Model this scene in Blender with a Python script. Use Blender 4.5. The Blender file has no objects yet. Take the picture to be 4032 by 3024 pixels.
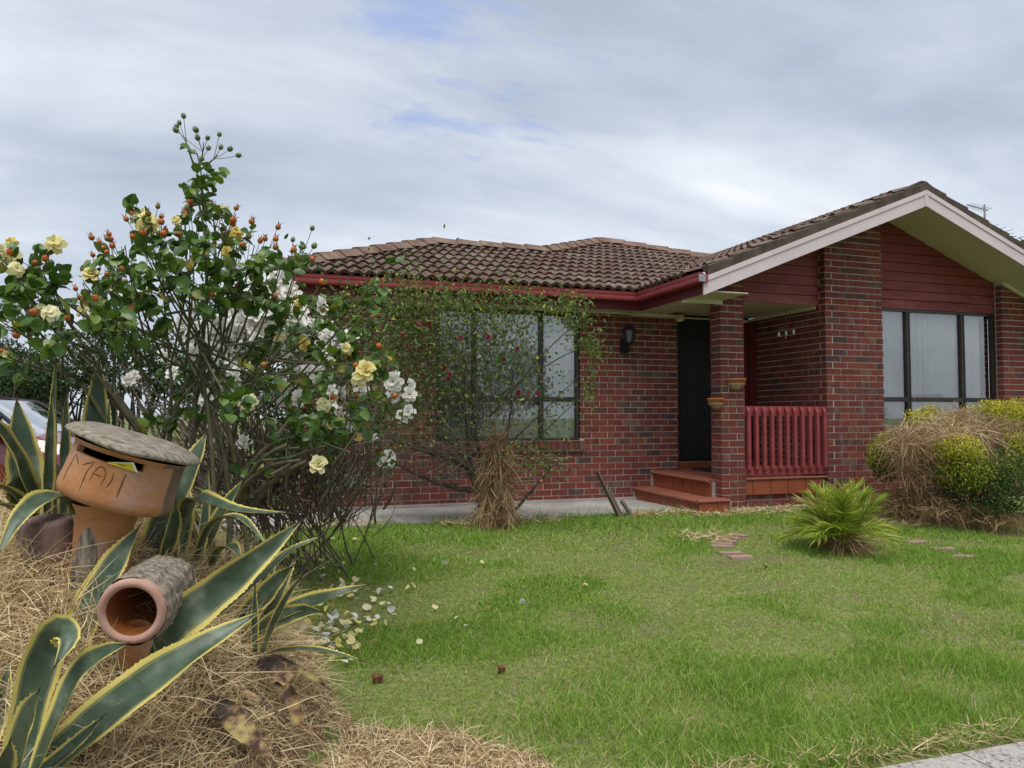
import bpy, bmesh, math, random
import numpy as np
from mathutils import Vector, Matrix

random.seed(7)
RNG = np.random.default_rng(11)
S = bpy.context.scene
COL = S.collection

# ------------------------------------------------------------------ camera
YAW, PIT, EYE, FOC = math.radians(18.5), math.radians(2.42), 1.16, 3028.0
cd = bpy.data.cameras.new('camera')
cam = bpy.data.objects.new('camera', cd)
COL.objects.link(cam)
cd.sensor_width = 36.0
cd.lens = 36.0 * FOC / 4032.0
cd.clip_start, cd.clip_end = 0.05, 2000.0
cam.location = (0, 0, EYE)
cam.rotation_euler = (math.pi / 2 + PIT, 0, -YAW)
S.camera = cam

# ------------------------------------------------------------------ sky, sun, exposure
SUN_ELEV, SUN_AZ = math.radians(66), math.radians(205)      # sun behind thin cloud, over the viewer's left shoulder
W = bpy.data.worlds.new('World')
S.world = W
W.use_nodes = True
wn = W.node_tree
for n in list(wn.nodes):
    wn.nodes.remove(n)


def N(t, typ, **kw):
    n = t.nodes.new(typ)
    for k, v in kw.items():
        setattr(n, k, v)
    return n


def mathn(t, op, a, b=None, c=None, clamp=False):
    n = N(t, 'ShaderNodeMath', operation=op, use_clamp=clamp)
    for i, v in enumerate((a, b, c)):
        if v is None:
            continue
        if isinstance(v, (int, float)):
            n.inputs[i].default_value = v
        else:
            t.links.new(v, n.inputs[i])
    return n.outputs[0]


def ramp(t, fac, stops, interp='LINEAR'):
    r = N(t, 'ShaderNodeValToRGB')
    r.color_ramp.interpolation = interp
    e = r.color_ramp.elements
    while len(e) < len(stops):
        e.new(0.5)
    for i, (p, c) in enumerate(stops):
        e[i].position = p
        e[i].color = (c[0], c[1], c[2], 1) if not isinstance(c, (int, float)) else (c, c, c, 1)
    t.links.new(fac, r.inputs[0])
    return r.outputs[0]


def mixc(t, fac, a, b, mode='MIX'):
    m = N(t, 'ShaderNodeMix', data_type='RGBA', blend_type=mode)
    for s, v in ((m.inputs[0], fac), (m.inputs[6], a), (m.inputs[7], b)):
        if isinstance(v, (int, float)):
            s.default_value = v
        elif isinstance(v, tuple):
            s.default_value = (v[0], v[1], v[2], 1)
        else:
            t.links.new(v, s)
    return m.outputs[2]


def noise(t, vec, scale, detail=4, rough=0.55, dist=0.0):
    n = N(t, 'ShaderNodeTexNoise')
    n.inputs['Scale'].default_value = scale
    n.inputs['Detail'].default_value = detail
    n.inputs['Roughness'].default_value = rough
    n.inputs['Distortion'].default_value = dist
    if vec is not None:
        t.links.new(vec, n.inputs['Vector'])
    return n.outputs['Fac']


out = N(wn, 'ShaderNodeOutputWorld')
bg = N(wn, 'ShaderNodeBackground')
bg.inputs['Strength'].default_value = 0.082
sky = N(wn, 'ShaderNodeTexSky', sky_type='NISHITA', sun_disc=False)
sky.sun_elevation, sky.sun_rotation = SUN_ELEV, SUN_AZ
tc = N(wn, 'ShaderNodeTexCoord')
sep = N(wn, 'ShaderNodeSeparateXYZ')
wn.links.new(tc.outputs['Generated'], sep.inputs[0])
den = mathn(wn, 'ADD', mathn(wn, 'MAXIMUM', sep.outputs[2], 0.0), 0.22)
cmb = N(wn, 'ShaderNodeCombineXYZ')
wn.links.new(mathn(wn, 'DIVIDE', sep.outputs[0], den), cmb.inputs[0])
wn.links.new(mathn(wn, 'DIVIDE', sep.outputs[1], den), cmb.inputs[1])
mp = N(wn, 'ShaderNodeMapping')
mp.inputs['Rotation'].default_value = (0, 0, math.radians(-24))
mp.inputs['Scale'].default_value = (0.62, 1.35, 1.0)
mp.inputs['Location'].default_value = (3.3, 1.4, 0.0)
wn.links.new(cmb.outputs[0], mp.inputs[0])
cn1 = noise(wn, mp.outputs[0], 0.95, 6, 0.52, 0.35)
cn2 = noise(wn, mp.outputs[0], 3.1, 7, 0.55, 0.5)
cl = mathn(wn, 'ADD', mathn(wn, 'MULTIPLY', cn1, 0.78), mathn(wn, 'MULTIPLY', cn2, 0.22))
ccol = ramp(wn, cl, [(0.36, (2.9, 3.3, 3.95)), (0.45, (3.6, 4.0, 4.6)), (0.55, (4.7, 5.05, 5.55)), (0.66, (6.0, 6.2, 6.5))])
# a ragged gap in the cloud where blue shows
gd = Vector((0.256, 0.856, 0.45)).normalized()
dot = N(wn, 'ShaderNodeVectorMath', operation='DOT_PRODUCT')
wn.links.new(tc.outputs['Generated'], dot.inputs[0])
dot.inputs[1].default_value = gd
gap = ramp(wn, mathn(wn, 'ADD', mathn(wn, 'SUBTRACT', dot.outputs['Value'], 0.012), mathn(wn, 'MULTIPLY', mathn(wn, 'SUBTRACT', noise(wn, mp.outputs[0], 5.0, 6, 0.6, 0.3), 0.5), 0.10)), [(0.984, 0.0), (1.002, 0.75)])
skyb = mixc(wn, 1.0, sky.outputs[0], (0.62, 0.72, 0.9), 'MULTIPLY')
wn.links.new(mixc(wn, gap, ccol, (2.0, 2.75, 4.9)), bg.inputs['Color'])
thin = mixc(wn, 0.07, ccol, skyb)
wn.links.new(mixc(wn, gap, thin, (2.1, 2.85, 4.9)), bg.inputs['Color'])
wn.links.new(bg.outputs[0], out.inputs[0])

sd = bpy.data.lights.new('sun', 'SUN')
sd.energy, sd.angle, sd.color = 1.5, math.radians(35), (1.0, 0.96, 0.9)
sun = bpy.data.objects.new('sun', sd)
COL.objects.link(sun)
sv = Vector((math.sin(SUN_AZ) * math.cos(SUN_ELEV), math.cos(SUN_AZ) * math.cos(SUN_ELEV), math.sin(SUN_ELEV)))
sun.rotation_euler = (-sv).to_track_quat('-Z', 'Y').to_euler()
sun.location = (0, 0, 30)

S.view_settings.view_transform = 'Standard'
S.view_settings.look = 'None'
S.view_settings.gamma = 1.0
S.view_settings.use_curve_mapping = False
S.view_settings.exposure = 1.0
S.render.engine = 'CYCLES'
S.cycles.max_bounces = 6
S.cycles.transparent_max_bounces = 16

# ------------------------------------------------------------------ helpers
_f = np.array([math.sin(YAW) * math.cos(PIT), math.cos(YAW) * math.cos(PIT), math.sin(PIT)])
_r = np.array([math.cos(YAW), -math.sin(YAW), 0.0])
_u = np.cross(_r, _f)


def P(x, y, d):
    """a world point seen at (x, y) of a 2212 px wide view, d metres deep"""
    s = 4032 / 2212
    return np.array([0, 0, EYE]) + d * (_f + (x * s - 2016) / FOC * _r + (1512 - y * s) / FOC * _u)


def proj(p):
    q = np.asarray(p, float) - np.array([0, 0, EYE])
    z = q @ _f
    s = 2212 / 4032
    return np.stack([(2016 + FOC * (q @ _r) / z) * s, (1512 - FOC * (q @ _u) / z) * s, z], -1)


class MB:
    """collects geometry as arrays and links it as one mesh object"""

    def __init__(self):
        self.v, self.f, self.m, self.t, self.sm, self.n = [], [], [], [], [], 0

    def add(self, v, f, mi=0, t=0.5, smooth=False):
        v = np.asarray(v, float).reshape(-1, 3)
        f = np.asarray(f, int)
        self.v.append(v)
        self.f.append(f + self.n)
        self.m.append(np.full(len(f), mi))
        self.sm.append(np.full(len(f), smooth))
        self.t.append(np.broadcast_to(np.asarray(t, float), (len(v),)) if np.ndim(t) <= 1 else t)
        self.n += len(v)

    def box(self, x0, x1, y0, y1, z0, z1, mi=0, t=0.5, M=None):
        v = np.array([(x, y, z) for z in (z0, z1) for y in (y0, y1) for x in (x0, x1)], float)
        if M is not None:
            v = np.array([M @ Vector(p) for p in v])
        self.add(v, [(0, 2, 3, 1), (4, 5, 7, 6), (0, 1, 5, 4), (2, 6, 7, 3), (0, 4, 6, 2), (1, 3, 7, 5)], mi, t)

    def prism(self, poly, axis, a, b, mi=0, t=0.5):
        """poly: 2-D outline; axis 0/1/2 = extrusion axis from a to b"""
        n = len(poly)
        o = [i for i in range(3) if i != axis]
        v = np.zeros((2 * n, 3))
        for k, w in enumerate((a, b)):
            v[k * n:(k + 1) * n, o[0]] = [p[0] for p in poly]
            v[k * n:(k + 1) * n, o[1]] = [p[1] for p in poly]
            v[k * n:(k + 1) * n, axis] = w
        self.add(v, [(i, (i + 1) % n, n + (i + 1) % n, n + i) for i in range(n)], mi, t)
        tri = [(0, i, i + 1) for i in range(1, n - 1)]
        self.add(v[:n], tri, mi, t)
        self.add(v[n:], tri, mi, t)

    def tube(self, pts, r, sides=6, mi=0, t=0.5, cap=False, smooth=True):
        pts = np.asarray(pts, float)
        n = len(pts)
        r = np.broadcast_to(np.asarray(r, float), (n,))
        tg = np.gradient(pts, axis=0)
        tg /= np.linalg.norm(tg, axis=1)[:, None] + 1e-9
        ref = np.array([0.31, 0.27, 0.91]) if abs(tg[:, 2]).mean() < 0.8 else np.array([0.9, 0.3, 0.1])
        a = np.cross(tg, ref)
        a /= np.linalg.norm(a, axis=1)[:, None] + 1e-9
        b = np.cross(tg, a)
        ang = np.linspace(0, 2 * math.pi, sides, endpoint=False)
        v = pts[:, None, :] + r[:, None, None] * (np.cos(ang)[None, :, None] * a[:, None, :] + np.sin(ang)[None, :, None] * b[:, None, :])
        f = [(i * sides + j, i * sides + (j + 1) % sides, (i + 1) * sides + (j + 1) % sides, (i + 1) * sides + j) for i in range(n - 1) for j in range(sides)]
        self.add(v.reshape(-1, 3), f, mi, t, smooth)
        if cap:
            for k in (0, n - 1):
                self.add(np.vstack([v[k], pts[k]]), [(j, (j + 1) % sides, sides) for j in range(sides)], mi, t)

    def lathe(self, prof, seg=20, M=None, mi=0, t=0.5, a0=0.0, a1=2 * math.pi, smooth=True):
        full = abs(a1 - a0 - 2 * math.pi) < 1e-6
        m = seg if full else seg + 1
        ang = a0 + (a1 - a0) * np.arange(m) / seg
        v = np.array([(r * math.cos(q), r * math.sin(q), z) for r, z in prof for q in ang])
        if M is not None:
            v = np.array([M @ Vector(p) for p in v])
        f = [(i * m + j, i * m + (j + 1) % m, (i + 1) * m + (j + 1) % m, (i + 1) * m + j) for i in range(len(prof) - 1) for j in range(seg)]
        self.add(v, f, mi, t, smooth)

    def mesh(self, name, mats):
        me = bpy.data.meshes.new(name)
        v = np.concatenate(self.v)
        me.vertices.add(len(v))
        me.vertices.foreach_set('co', v.ravel())
        li = np.concatenate([f.ravel() for f in self.f])
        ln = np.concatenate([np.full(len(f), f.shape[1]) for f in self.f])
        me.loops.add(len(li))
        me.loops.foreach_set('vertex_index', li)
        me.polygons.add(len(ln))
        me.polygons.foreach_set('loop_start', np.concatenate([[0], np.cumsum(ln)[:-1]]))
        for m in (mats if isinstance(mats, (list, tuple)) else [mats]):
            me.materials.append(m)
        me.polygons.foreach_set('material_index', np.concatenate(self.m))
        me.polygons.foreach_set('use_smooth', np.concatenate(self.sm))
        at = me.attributes.new('tint', 'FLOAT', 'POINT')
        at.data.foreach_set('value', np.concatenate(self.t).astype(np.float32))
        me.update(calc_edges=True)
        return me

    def build(self, name, mats, parent=None, **kw):
        return obj(name, self.mesh(name, mats), parent, **kw)


def obj(name, data, parent=None, loc=None, rot=None, **props):
    o = bpy.data.objects.new(name, data)
    COL.objects.link(o)
    if parent is not None:
        o.parent = parent
    if loc is not None:
        o.location = loc
    if rot is not None:
        o.rotation_euler = rot
    for k, v in props.items():
        o[k] = v
    return o


def thing(name, label, cat, loc=(0, 0, 0), group=None):
    """an Empty at the thing's base; parts are built in world coordinates and keep them"""
    o = bpy.data.objects.new(name, None)
    COL.objects.link(o)
    o.location = loc
    o['label'], o['category'] = label, cat
    if group:
        o['group'] = group
    return o


class Thing:
    """a thing whose parts are written in world coordinates"""

    def __init__(self, name, label, cat, loc, group=None):
        self.loc = np.array(loc, float)
        self.root = thing(name, label, cat, tuple(loc), group)

    def part(self, mb, name, mats, parent=None, **kw):
        o = mb.build(name, mats, parent or self.root, **kw)
        o.data.transform(Matrix.Translation(-Vector(self.loc)))
        return o


def tag(o, label, cat, group=None):
    o['label'], o['category'] = label, cat
    if group:
        o['group'] = group
    return o


# value noise for scattering
_perm = RNG.random((64, 64))


def vnoise(x, y, s):
    x, y = np.asarray(x) * s + 100, np.asarray(y) * s + 100
    i, j = np.floor(x).astype(int), np.floor(y).astype(int)
    fx, fy = x - i, y - j
    fx, fy = fx * fx * (3 - 2 * fx), fy * fy * (3 - 2 * fy)
    g = lambda a, b: _perm[a % 64, b % 64]
    return (g(i, j) * (1 - fx) + g(i + 1, j) * fx) * (1 - fy) + (g(i, j + 1) * (1 - fx) + g(i + 1, j + 1) * fx) * fy


def ribbons(mb, root, d, L, w, bend, segs=2, mi=0, t=0.5, rng=RNG):
    """tapered bent strips: root (n,3), unit direction d, length L, width w, bend vector"""
    n = len(root)
    L = np.broadcast_to(L, (n,))[:, None]
    w = np.broadcast_to(w, (n,))[:, None]
    side = np.cross(d, rng.normal(size=(n, 3)))
    side /= np.linalg.norm(side, axis=1)[:, None] + 1e-9
    rows = []
    for k in range(segs):
        q = k / segs
        c = root + d * L * q + bend * L * q * q
        hw = w * 0.5 * (1 - 0.55 * q * q)
        rows += [c - side * hw, c + side * hw]
    tip = root + d * L + bend * L
    V = np.stack(rows + [tip], 1)
    m = 2 * segs + 1
    base = (np.arange(n) * m)[:, None]
    tt = np.repeat(np.broadcast_to(t, (n,)), m)
    k0 = mb.n
    mb.v.append(V.reshape(-1, 3))
    mb.t.append(tt)
    for k in range(segs - 1):
        f = base + np.array([2 * k, 2 * k + 1, 2 * k + 3, 2 * k + 2])
        mb.f.append(f + k0)
        mb.m.append(np.full(n, mi))
        mb.sm.append(np.full(n, False))
    f = base + np.array([2 * segs - 2, 2 * segs - 1, 2 * segs])
    mb.f.append(f + k0)
    mb.m.append(np.full(n, mi))
    mb.sm.append(np.full(n, False))
    mb.n += n * m


def leaves(mb, c, d, nrm, L, w, fold=0.25, droop=0.15, mi=0, t=0.5):
    """folded pointed leaf cards (6 triangles): base c, direction d, upper normal nrm"""
    n = len(c)
    L = np.broadcast_to(L, (n,))[:, None]
    w = np.broadcast_to(w, (n,))[:, None]
    d = d / (np.linalg.norm(d, axis=1)[:, None] + 1e-9)
    s = np.cross(d, nrm)
    s /= np.linalg.norm(s, axis=1)[:, None] + 1e-9
    u = np.cross(s, d)
    m1 = c + d * L * 0.38
    m2 = c + d * L * 0.72 - u * L * droop * 0.4
    tip = c + d * L - u * L * droop
    V = np.stack([c, m1 - s * w * .5 + u * w * fold, m1 - u * 0.0, m1 + s * w * .5 + u * w * fold,
                  m2 - s * w * .36 + u * w * fold * .7, m2, m2 + s * w * .36 + u * w * fold * .7, tip], 1)
    b = (np.arange(n) * 8)[:, None]
    k0 = mb.n
    mb.v.append(V.reshape(-1, 3))
    mb.t.append(np.repeat(np.broadcast_to(t, (n,)), 8))
    for q in ((0, 2, 1), (0, 3, 2), (4, 5, 7), (5, 6, 7)):
        mb.f.append(b + np.array(q) + k0)
        mb.m.append(np.full(n, mi))
        mb.sm.append(np.full(n, False))
    for q in ((1, 2, 5, 4), (2, 3, 6, 5)):
        mb.f.append(b + np.array(q) + k0)
        mb.m.append(np.full(n, mi))
        mb.sm.append(np.full(n, False))
    mb.n += n * 8


def rdir(n, up=0.3, rng=RNG):
    v = rng.normal(size=(n, 3))
    v[:, 2] += up
    return v / np.linalg.norm(v, axis=1)[:, None]


def bez(a, b, c, n=8):
    t = np.linspace(0, 1, n)[:, None]
    return (1 - t) ** 2 * np.asarray(a) + 2 * t * (1 - t) * np.asarray(b) + t * t * np.asarray(c)


# ------------------------------------------------------------------ materials
def newmat(name):
    m = bpy.data.materials.new(name)
    m.use_nodes = True
    t = m.node_tree
    b = t.nodes['Principled BSDF']
    return m, t, b


def finish(t, b, col, rough=0.7, bump=None, bs=0.3, bd=0.01, spec=0.3):
    if isinstance(col, tuple):
        b.inputs['Base Color'].default_value = (*col, 1)
    else:
        t.links.new(col, b.inputs['Base Color'])
    b.inputs['Roughness'].default_value = rough
    b.inputs['Specular IOR Level'].default_value = spec
    if bump is not None:
        bn = N(t, 'ShaderNodeBump')
        bn.inputs['Strength'].default_value = bs
        bn.inputs['Distance'].default_value = bd
        t.links.new(bump, bn.inputs['Height'])
        t.links.new(bn.outputs[0], b.inputs['Normal'])


def wpos(t):
    return N(t, 'ShaderNodeNewGeometry').outputs['Position']


def mapped(t, sc):
    m = N(t, 'ShaderNodeMapping')
    m.inputs['Scale'].default_value = sc
    t.links.new(wpos(t), m.inputs[0])
    return m.outputs[0]


def tint(t):
    a = N(t, 'ShaderNodeAttribute', attribute_name='tint')
    return a.outputs['Fac']


def otint(t):
    a = N(t, 'ShaderNodeAttribute', attribute_type='OBJECT', attribute_name='tint')
    return a.outputs['Fac']


def simple(name, c1, c2, scale=6.0, rough=0.7, detail=5, bs=0.25, bd=0.004, spec=0.3, sc=(1, 1, 1), lo=0.35, hi=0.65):
    m, t, b = newmat(name)
    v = mapped(t, sc)
    n1 = noise(t, v, scale, detail, 0.6)
    finish(t, b, ramp(t, n1, [(lo, c1), (hi, c2)]), rough, noise(t, v, scale * 6, 3), bs, bd, spec)
    return m


def leafmat(name, stops, rough=0.5, trans=0.3, src='tint', spec=0.35, nscale=0.0):
    glow = (1.0, 1.0, 1.0) if 'petal' in name else (1.0, 1.0, 0.55)
    m, t, b = newmat(name)
    f = tint(t) if src == 'tint' else otint(t)
    if nscale:
        f = mathn(t, 'ADD', f, mathn(t, 'MULTIPLY', mathn(t, 'SUBTRACT', noise(t, wpos(t), nscale, 3), 0.5), 0.5))
    c = ramp(t, f, stops)
    finish(t, b, c, rough, spec=spec)
    if trans:
        tr = N(t, 'ShaderNodeBsdfTranslucent')
        t.links.new(mixc(t, 1.0, c, glow, 'MULTIPLY'), tr.inputs[0])
        mx = N(t, 'ShaderNodeMixShader')
        mx.inputs[0].default_value = trans
        t.links.new(b.outputs[0], mx.inputs[1])
        t.links.new(tr.outputs[0], mx.inputs[2])
        t.links.new(mx.outputs[0], t.nodes['Material Output'].inputs[0])
    return m


def brickmat(name, src):
    m, t, b = newmat(name)
    r = src(t)
    base = ramp(t, r, [(0.0, (0.205, 0.054, 0.042)), (0.34, (0.180, 0.050, 0.041)), (0.62, (0.155, 0.047, 0.040)), (0.78, (0.235, 0.068, 0.042)),
                       (0.83, (0.125, 0.055, 0.046)), (0.91, (0.092, 0.055, 0.052)), (0.96, (0.135, 0.078, 0.058)), (0.99, (0.17, 0.105, 0.08))], 'CONSTANT')
    p = N(t, 'ShaderNodeVectorMath', operation='ADD')
    t.links.new(wpos(t), p.inputs[0])
    off = N(t, 'ShaderNodeCombineXYZ')
    t.links.new(mathn(t, 'MULTIPLY', r, 37.0), off.inputs[0])
    t.links.new(mathn(t, 'MULTIPLY', r, 91.0), off.inputs[1])
    t.links.new(off.outputs[0], p.inputs[1])
    band = N(t, 'ShaderNodeMapping')
    band.inputs['Scale'].default_value = (1, 1, 0.22)
    t.links.new(p.outputs[0], band.inputs[0])
    n1 = noise(t, band.outputs[0], 9.0, 2, 0.5)
    fine = noise(t, wpos(t), 55.0, 4, 0.7)
    c = mixc(t, ramp(t, n1, [(0.58, 0.0), (0.66, 0.75)]), base, (0.19, 0.125, 0.095))
    c = mixc(t, ramp(t, n1, [(0.30, 0.8), (0.38, 0.0)]), c, (0.085, 0.042, 0.040))
    c = mixc(t, 0.55, c, ramp(t, fine, [(0.3, 0.35), (0.7, 1.3)]), 'MULTIPLY')
    finish(t, b, c, 0.85, fine, 0.5, 0.004, 0.2)
    return m


M = {}
M['brick'] = brickmat('brick', otint)
M['bricks'] = brickmat('brick_course', tint)
M['mortar'] = simple('mortar', (0.46, 0.385, 0.32), (0.60, 0.51, 0.43), 5, 0.95)
M['concrete'] = simple('concrete', (0.27, 0.25, 0.23), (0.40, 0.38, 0.35), 2.2, 0.9, 8)


def tilemat(name, src):
    m, t, b = newmat(name)
    r = src(t)
    v = wpos(t)
    base = ramp(t, r, [(0, (0.095, 0.055, 0.043)), (0.45, (0.13, 0.070, 0.054)), (0.8, (0.135, 0.092, 0.072)), (1.0, (0.19, 0.145, 0.115))])
    lich = noise(t, v, 7.5, 6, 0.65)
    fine = noise(t, v, 60, 4, 0.7)
    c = mixc(t, ramp(t, lich, [(0.46, 0.0), (0.66, 0.8)]), base, (0.23, 0.195, 0.15))
    c = mixc(t, ramp(t, noise(t, v, 3.0, 5, 0.6), [(0.55, 0.0), (0.72, 0.6)]), c, (0.055, 0.036, 0.029))
    c = mixc(t, 0.6, c, ramp(t, fine, [(0.3, 0.3), (0.7, 1.35)]), 'MULTIPLY')
    finish(t, b, c, 0.9, fine, 0.6, 0.004, 0.2)
    return m


M['tile'] = tilemat('roof_tile', otint)
M['cap'] = simple('ridge_tile', (0.13, 0.075, 0.055), (0.24, 0.165, 0.125), 5, 0.9, 7, 0.5)
M['verge'] = simple('verge_tile', (0.055, 0.042, 0.033), (0.11, 0.085, 0.065), 6, 0.95, 7, 0.6)
M['moss'] = simple('mossy_bedding', (0.09, 0.055, 0.045), (0.16, 0.125, 0.045), 4, 0.95, 6, 0.6)
M['red'] = simple('red_gutter_paint', (0.245, 0.040, 0.042), (0.285, 0.052, 0.055), 2, 0.42, 4, 0.05)
M['redwood'] = simple('red_timber_paint', (0.25, 0.045, 0.050), (0.31, 0.066, 0.070), 3, 0.6, 6, 0.2, sc=(0.3, 1, 4))
M['redfascia'] = simple('dark_red_fascia', (0.115, 0.018, 0.022), (0.14, 0.024, 0.027), 2, 0.55)


def boardmat():
    m, t, b = newmat('weathered_red_boards')
    v = mapped(t, (0.9, 1, 5.0))
    n1 = noise(t, v, 2.3, 6, 0.6)
    n2 = noise(t, mapped(t, (4, 1, 40)), 2.0, 4)
    hs = N(t, 'ShaderNodeSeparateXYZ')
    t.links.new(wpos(t), hs.inputs[0])
    low = ramp(t, mathn(t, 'SUBTRACT', 3.35, hs.outputs[2]), [(0.0, 0.0), (0.65, 1.0)])
    c = mixc(t, mathn(t, 'MULTIPLY', ramp(t, n1, [(0.46, 0.0), (0.56, 0.9)]), low), (0.20, 0.043, 0.040), (0.27, 0.075, 0.062))
    c = mixc(t, mathn(t, 'MULTIPLY', ramp(t, n1, [(0.34, 0.8), (0.43, 0.0)]), low), c, (0.15, 0.022, 0.026))
    c = mixc(t, 0.25, c, ramp(t, n2, [(0.3, 0.6), (0.7, 1.2)]), 'MULTIPLY')
    finish(t, b, c, 0.6, n2, 0.2, 0.002)
    return m


M['board'] = boardmat()
M['barge'] = simple('pale_pink_white_paint', (0.60, 0.51, 0.53), (0.66, 0.57, 0.58), 2, 0.5, 5, 0.05)
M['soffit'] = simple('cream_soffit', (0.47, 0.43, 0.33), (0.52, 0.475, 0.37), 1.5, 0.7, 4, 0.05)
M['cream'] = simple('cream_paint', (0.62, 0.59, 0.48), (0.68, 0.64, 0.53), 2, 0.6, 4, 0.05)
M['bronze'] = simple('brown_aluminium', (0.022, 0.018, 0.014), (0.035, 0.028, 0.022), 2, 0.4, 3, 0.02, spec=0.5)
M['black'] = simple('black_metal', (0.012, 0.012, 0.013), (0.02, 0.02, 0.021), 3, 0.5)
M['screen'] = simple('dark_screen_mesh', (0.022, 0.022, 0.023), (0.028, 0.028, 0.029), 300, 0.7)
M['quarry'] = simple('terracotta_floor_tile', (0.235, 0.062, 0.030), (0.30, 0.085, 0.043), 4, 0.45, 5, 0.08)
M['tread'] = simple('worn_terracotta_tread', (0.25, 0.085, 0.055), (0.30, 0.11, 0.075), 3, 0.55, 6, 0.08)
M['grout'] = simple('grey_grout', (0.26, 0.235, 0.21), (0.36, 0.33, 0.29), 8, 0.95)
M['pot'] = simple('terracotta_pot', (0.36, 0.12, 0.045), (0.44, 0.17, 0.07), 9, 0.75, 6, 0.2)
M['potold'] = simple('stained_terracotta', (0.32, 0.13, 0.06), (0.42, 0.33, 0.24), 9, 0.85, 6, 0.3)
M['timber'] = simple('weathered_timber', (0.10, 0.075, 0.05), (0.20, 0.15, 0.10), 12, 0.9, 5, 0.4, sc=(1, 1, .2))
M['greywood'] = simple('grey_dead_wood', (0.12, 0.10, 0.09), (0.24, 0.21, 0.19), 15, 0.9, 5, 0.4)
M['curtain'] = simple('white_sheer_curtain', (0.78, 0.80, 0.80), (0.82, 0.84, 0.84), 2, 0.8)
M['blind'] = simple('tan_blind', (0.33, 0.23, 0.10), (0.38, 0.27, 0.12), 2, 0.8)
M['redbook'] = simple('red_sill', (0.28, 0.03, 0.035), (0.32, 0.04, 0.045), 2, 0.6)
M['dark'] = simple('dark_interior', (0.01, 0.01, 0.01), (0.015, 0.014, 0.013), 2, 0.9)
M['mat'] = simple('doormat', (0.015, 0.02, 0.03), (0.03, 0.035, 0.045), 60, 0.95)
M['matstripe'] = simple('doormat_stripe', (0.35, 0.34, 0.29), (0.42, 0.40, 0.34), 60, 0.95)
M['steel'] = simple('galvanised_steel', (0.24, 0.25, 0.27), (0.34, 0.35, 0.37), 8, 0.5, spec=0.5)
M['bell'] = simple('pale_grey_bell', (0.30, 0.32, 0.33), (0.46, 0.48, 0.49), 40, 0.5)
M['rust'] = simple('rusty_wire', (0.10, 0.05, 0.04), (0.16, 0.09, 0.07), 20, 0.8)
M['lampglass'] = simple('clear_lamp_glass', (0.05, 0.055, 0.06), (0.08, 0.085, 0.09), 3, 0.1, spec=0.8)


def glassmat(name, ior=1.52, gain=1.0, tintc=(0.82, 0.86, 0.87)):
    m, t, b = newmat(name)
    t.nodes.remove(b)
    fr = N(t, 'ShaderNodeFresnel')
    fr.inputs[0].default_value = ior
    gl = N(t, 'ShaderNodeBsdfGlossy')
    gl.inputs['Roughness'].default_value = 0.0
    tr = N(t, 'ShaderNodeBsdfTransparent')
    tr.inputs[0].default_value = (*tintc, 1)
    mx = N(t, 'ShaderNodeMixShader')
    t.links.new(mathn(t, 'MULTIPLY', fr.outputs[0], gain, clamp=True), mx.inputs[0])
    t.links.new(tr.outputs[0], mx.inputs[1])
    t.links.new(gl.outputs[0], mx.inputs[2])
    t.links.new(mx.outputs[0], t.nodes['Material Output'].inputs[0])
    return m


M['glass'] = glassmat('window_glass', 1.55, 4.6, (0.95, 0.97, 0.97))
M['carglass'] = glassmat('car_glass', 1.6, 6.0, (0.25, 0.27, 0.28))


def ground_mat():
    m, t, b = newmat('lawn_soil')
    v = wpos(t)
    n1, n2 = noise(t, v, 1.6, 6, 0.6), noise(t, v, 26, 5, 0.7)
    c = ramp(t, n2, [(0.3, (0.06, 0.075, 0.025)), (0.5, (0.15, 0.195, 0.05)), (0.7, (0.25, 0.25, 0.10))])
    c = mixc(t, ramp(t, n1, [(0.5, 0.0), (0.64, 0.7)]), c, (0.17, 0.14, 0.09))
    finish(t, b, c, 0.95, n2, 0.8, 0.02, 0.1)
    return m


M['ground'] = ground_mat()
M['soil'] = simple('straw_covered_soil', (0.10, 0.065, 0.035), (0.36, 0.25, 0.13), 24, 0.95, 6, 0.8, 0.02)
M['grass'] = leafmat('grass_blades', [(0.0, (0.15, 0.29, 0.030)), (0.35, (0.25, 0.40, 0.055)), (0.62, (0.35, 0.45, 0.10)), (0.8, (0.44, 0.43, 0.18)), (1.0, (0.54, 0.44, 0.25))], 0.55, 0.3)
M['straw'] = leafmat('dry_straw', [(0.0, (0.25, 0.15, 0.075)), (0.35, (0.53, 0.39, 0.21)), (0.7, (0.72, 0.58, 0.34)), (1.0, (0.80, 0.70, 0.46))], 0.6, 0.1)
M['brownstraw'] = leafmat('brown_straw', [(0.0, (0.13, 0.075, 0.038)), (0.5, (0.34, 0.215, 0.11)), (1.0, (0.58, 0.43, 0.24))], 0.7, 0.1)
M['roseleaf'] = leafmat('rose_leaf', [(0.0, (0.038, 0.090, 0.016)), (0.45, (0.080, 0.165, 0.024)), (0.75, (0.15, 0.245, 0.040)), (0.92, (0.22, 0.26, 0.05)), (1.0, (0.38, 0.29, 0.05))], 0.38, 0.25, 'object', 0.5, 9.0)
M['foliage'] = leafmat('bush_leaf', [(0.0, (0.025, 0.060, 0.016)), (0.5, (0.060, 0.125, 0.024)), (0.85, (0.11, 0.17, 0.035)), (0.95, (0.19, 0.20, 0.04)), (1.0, (0.42, 0.33, 0.06))], 0.45, 0.3)
M['redleaf'] = leafmat('red_rose_leaf', [(0.0, (0.060, 0.100, 0.026)), (0.5, (0.115, 0.175, 0.040)), (0.82, (0.19, 0.235, 0.06)), (0.92, (0.22, 0.12, 0.06)), (0.96, (0.45, 0.40, 0.08)), (1.0, (0.55, 0.47, 0.11))], 0.5, 0.3)
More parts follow.
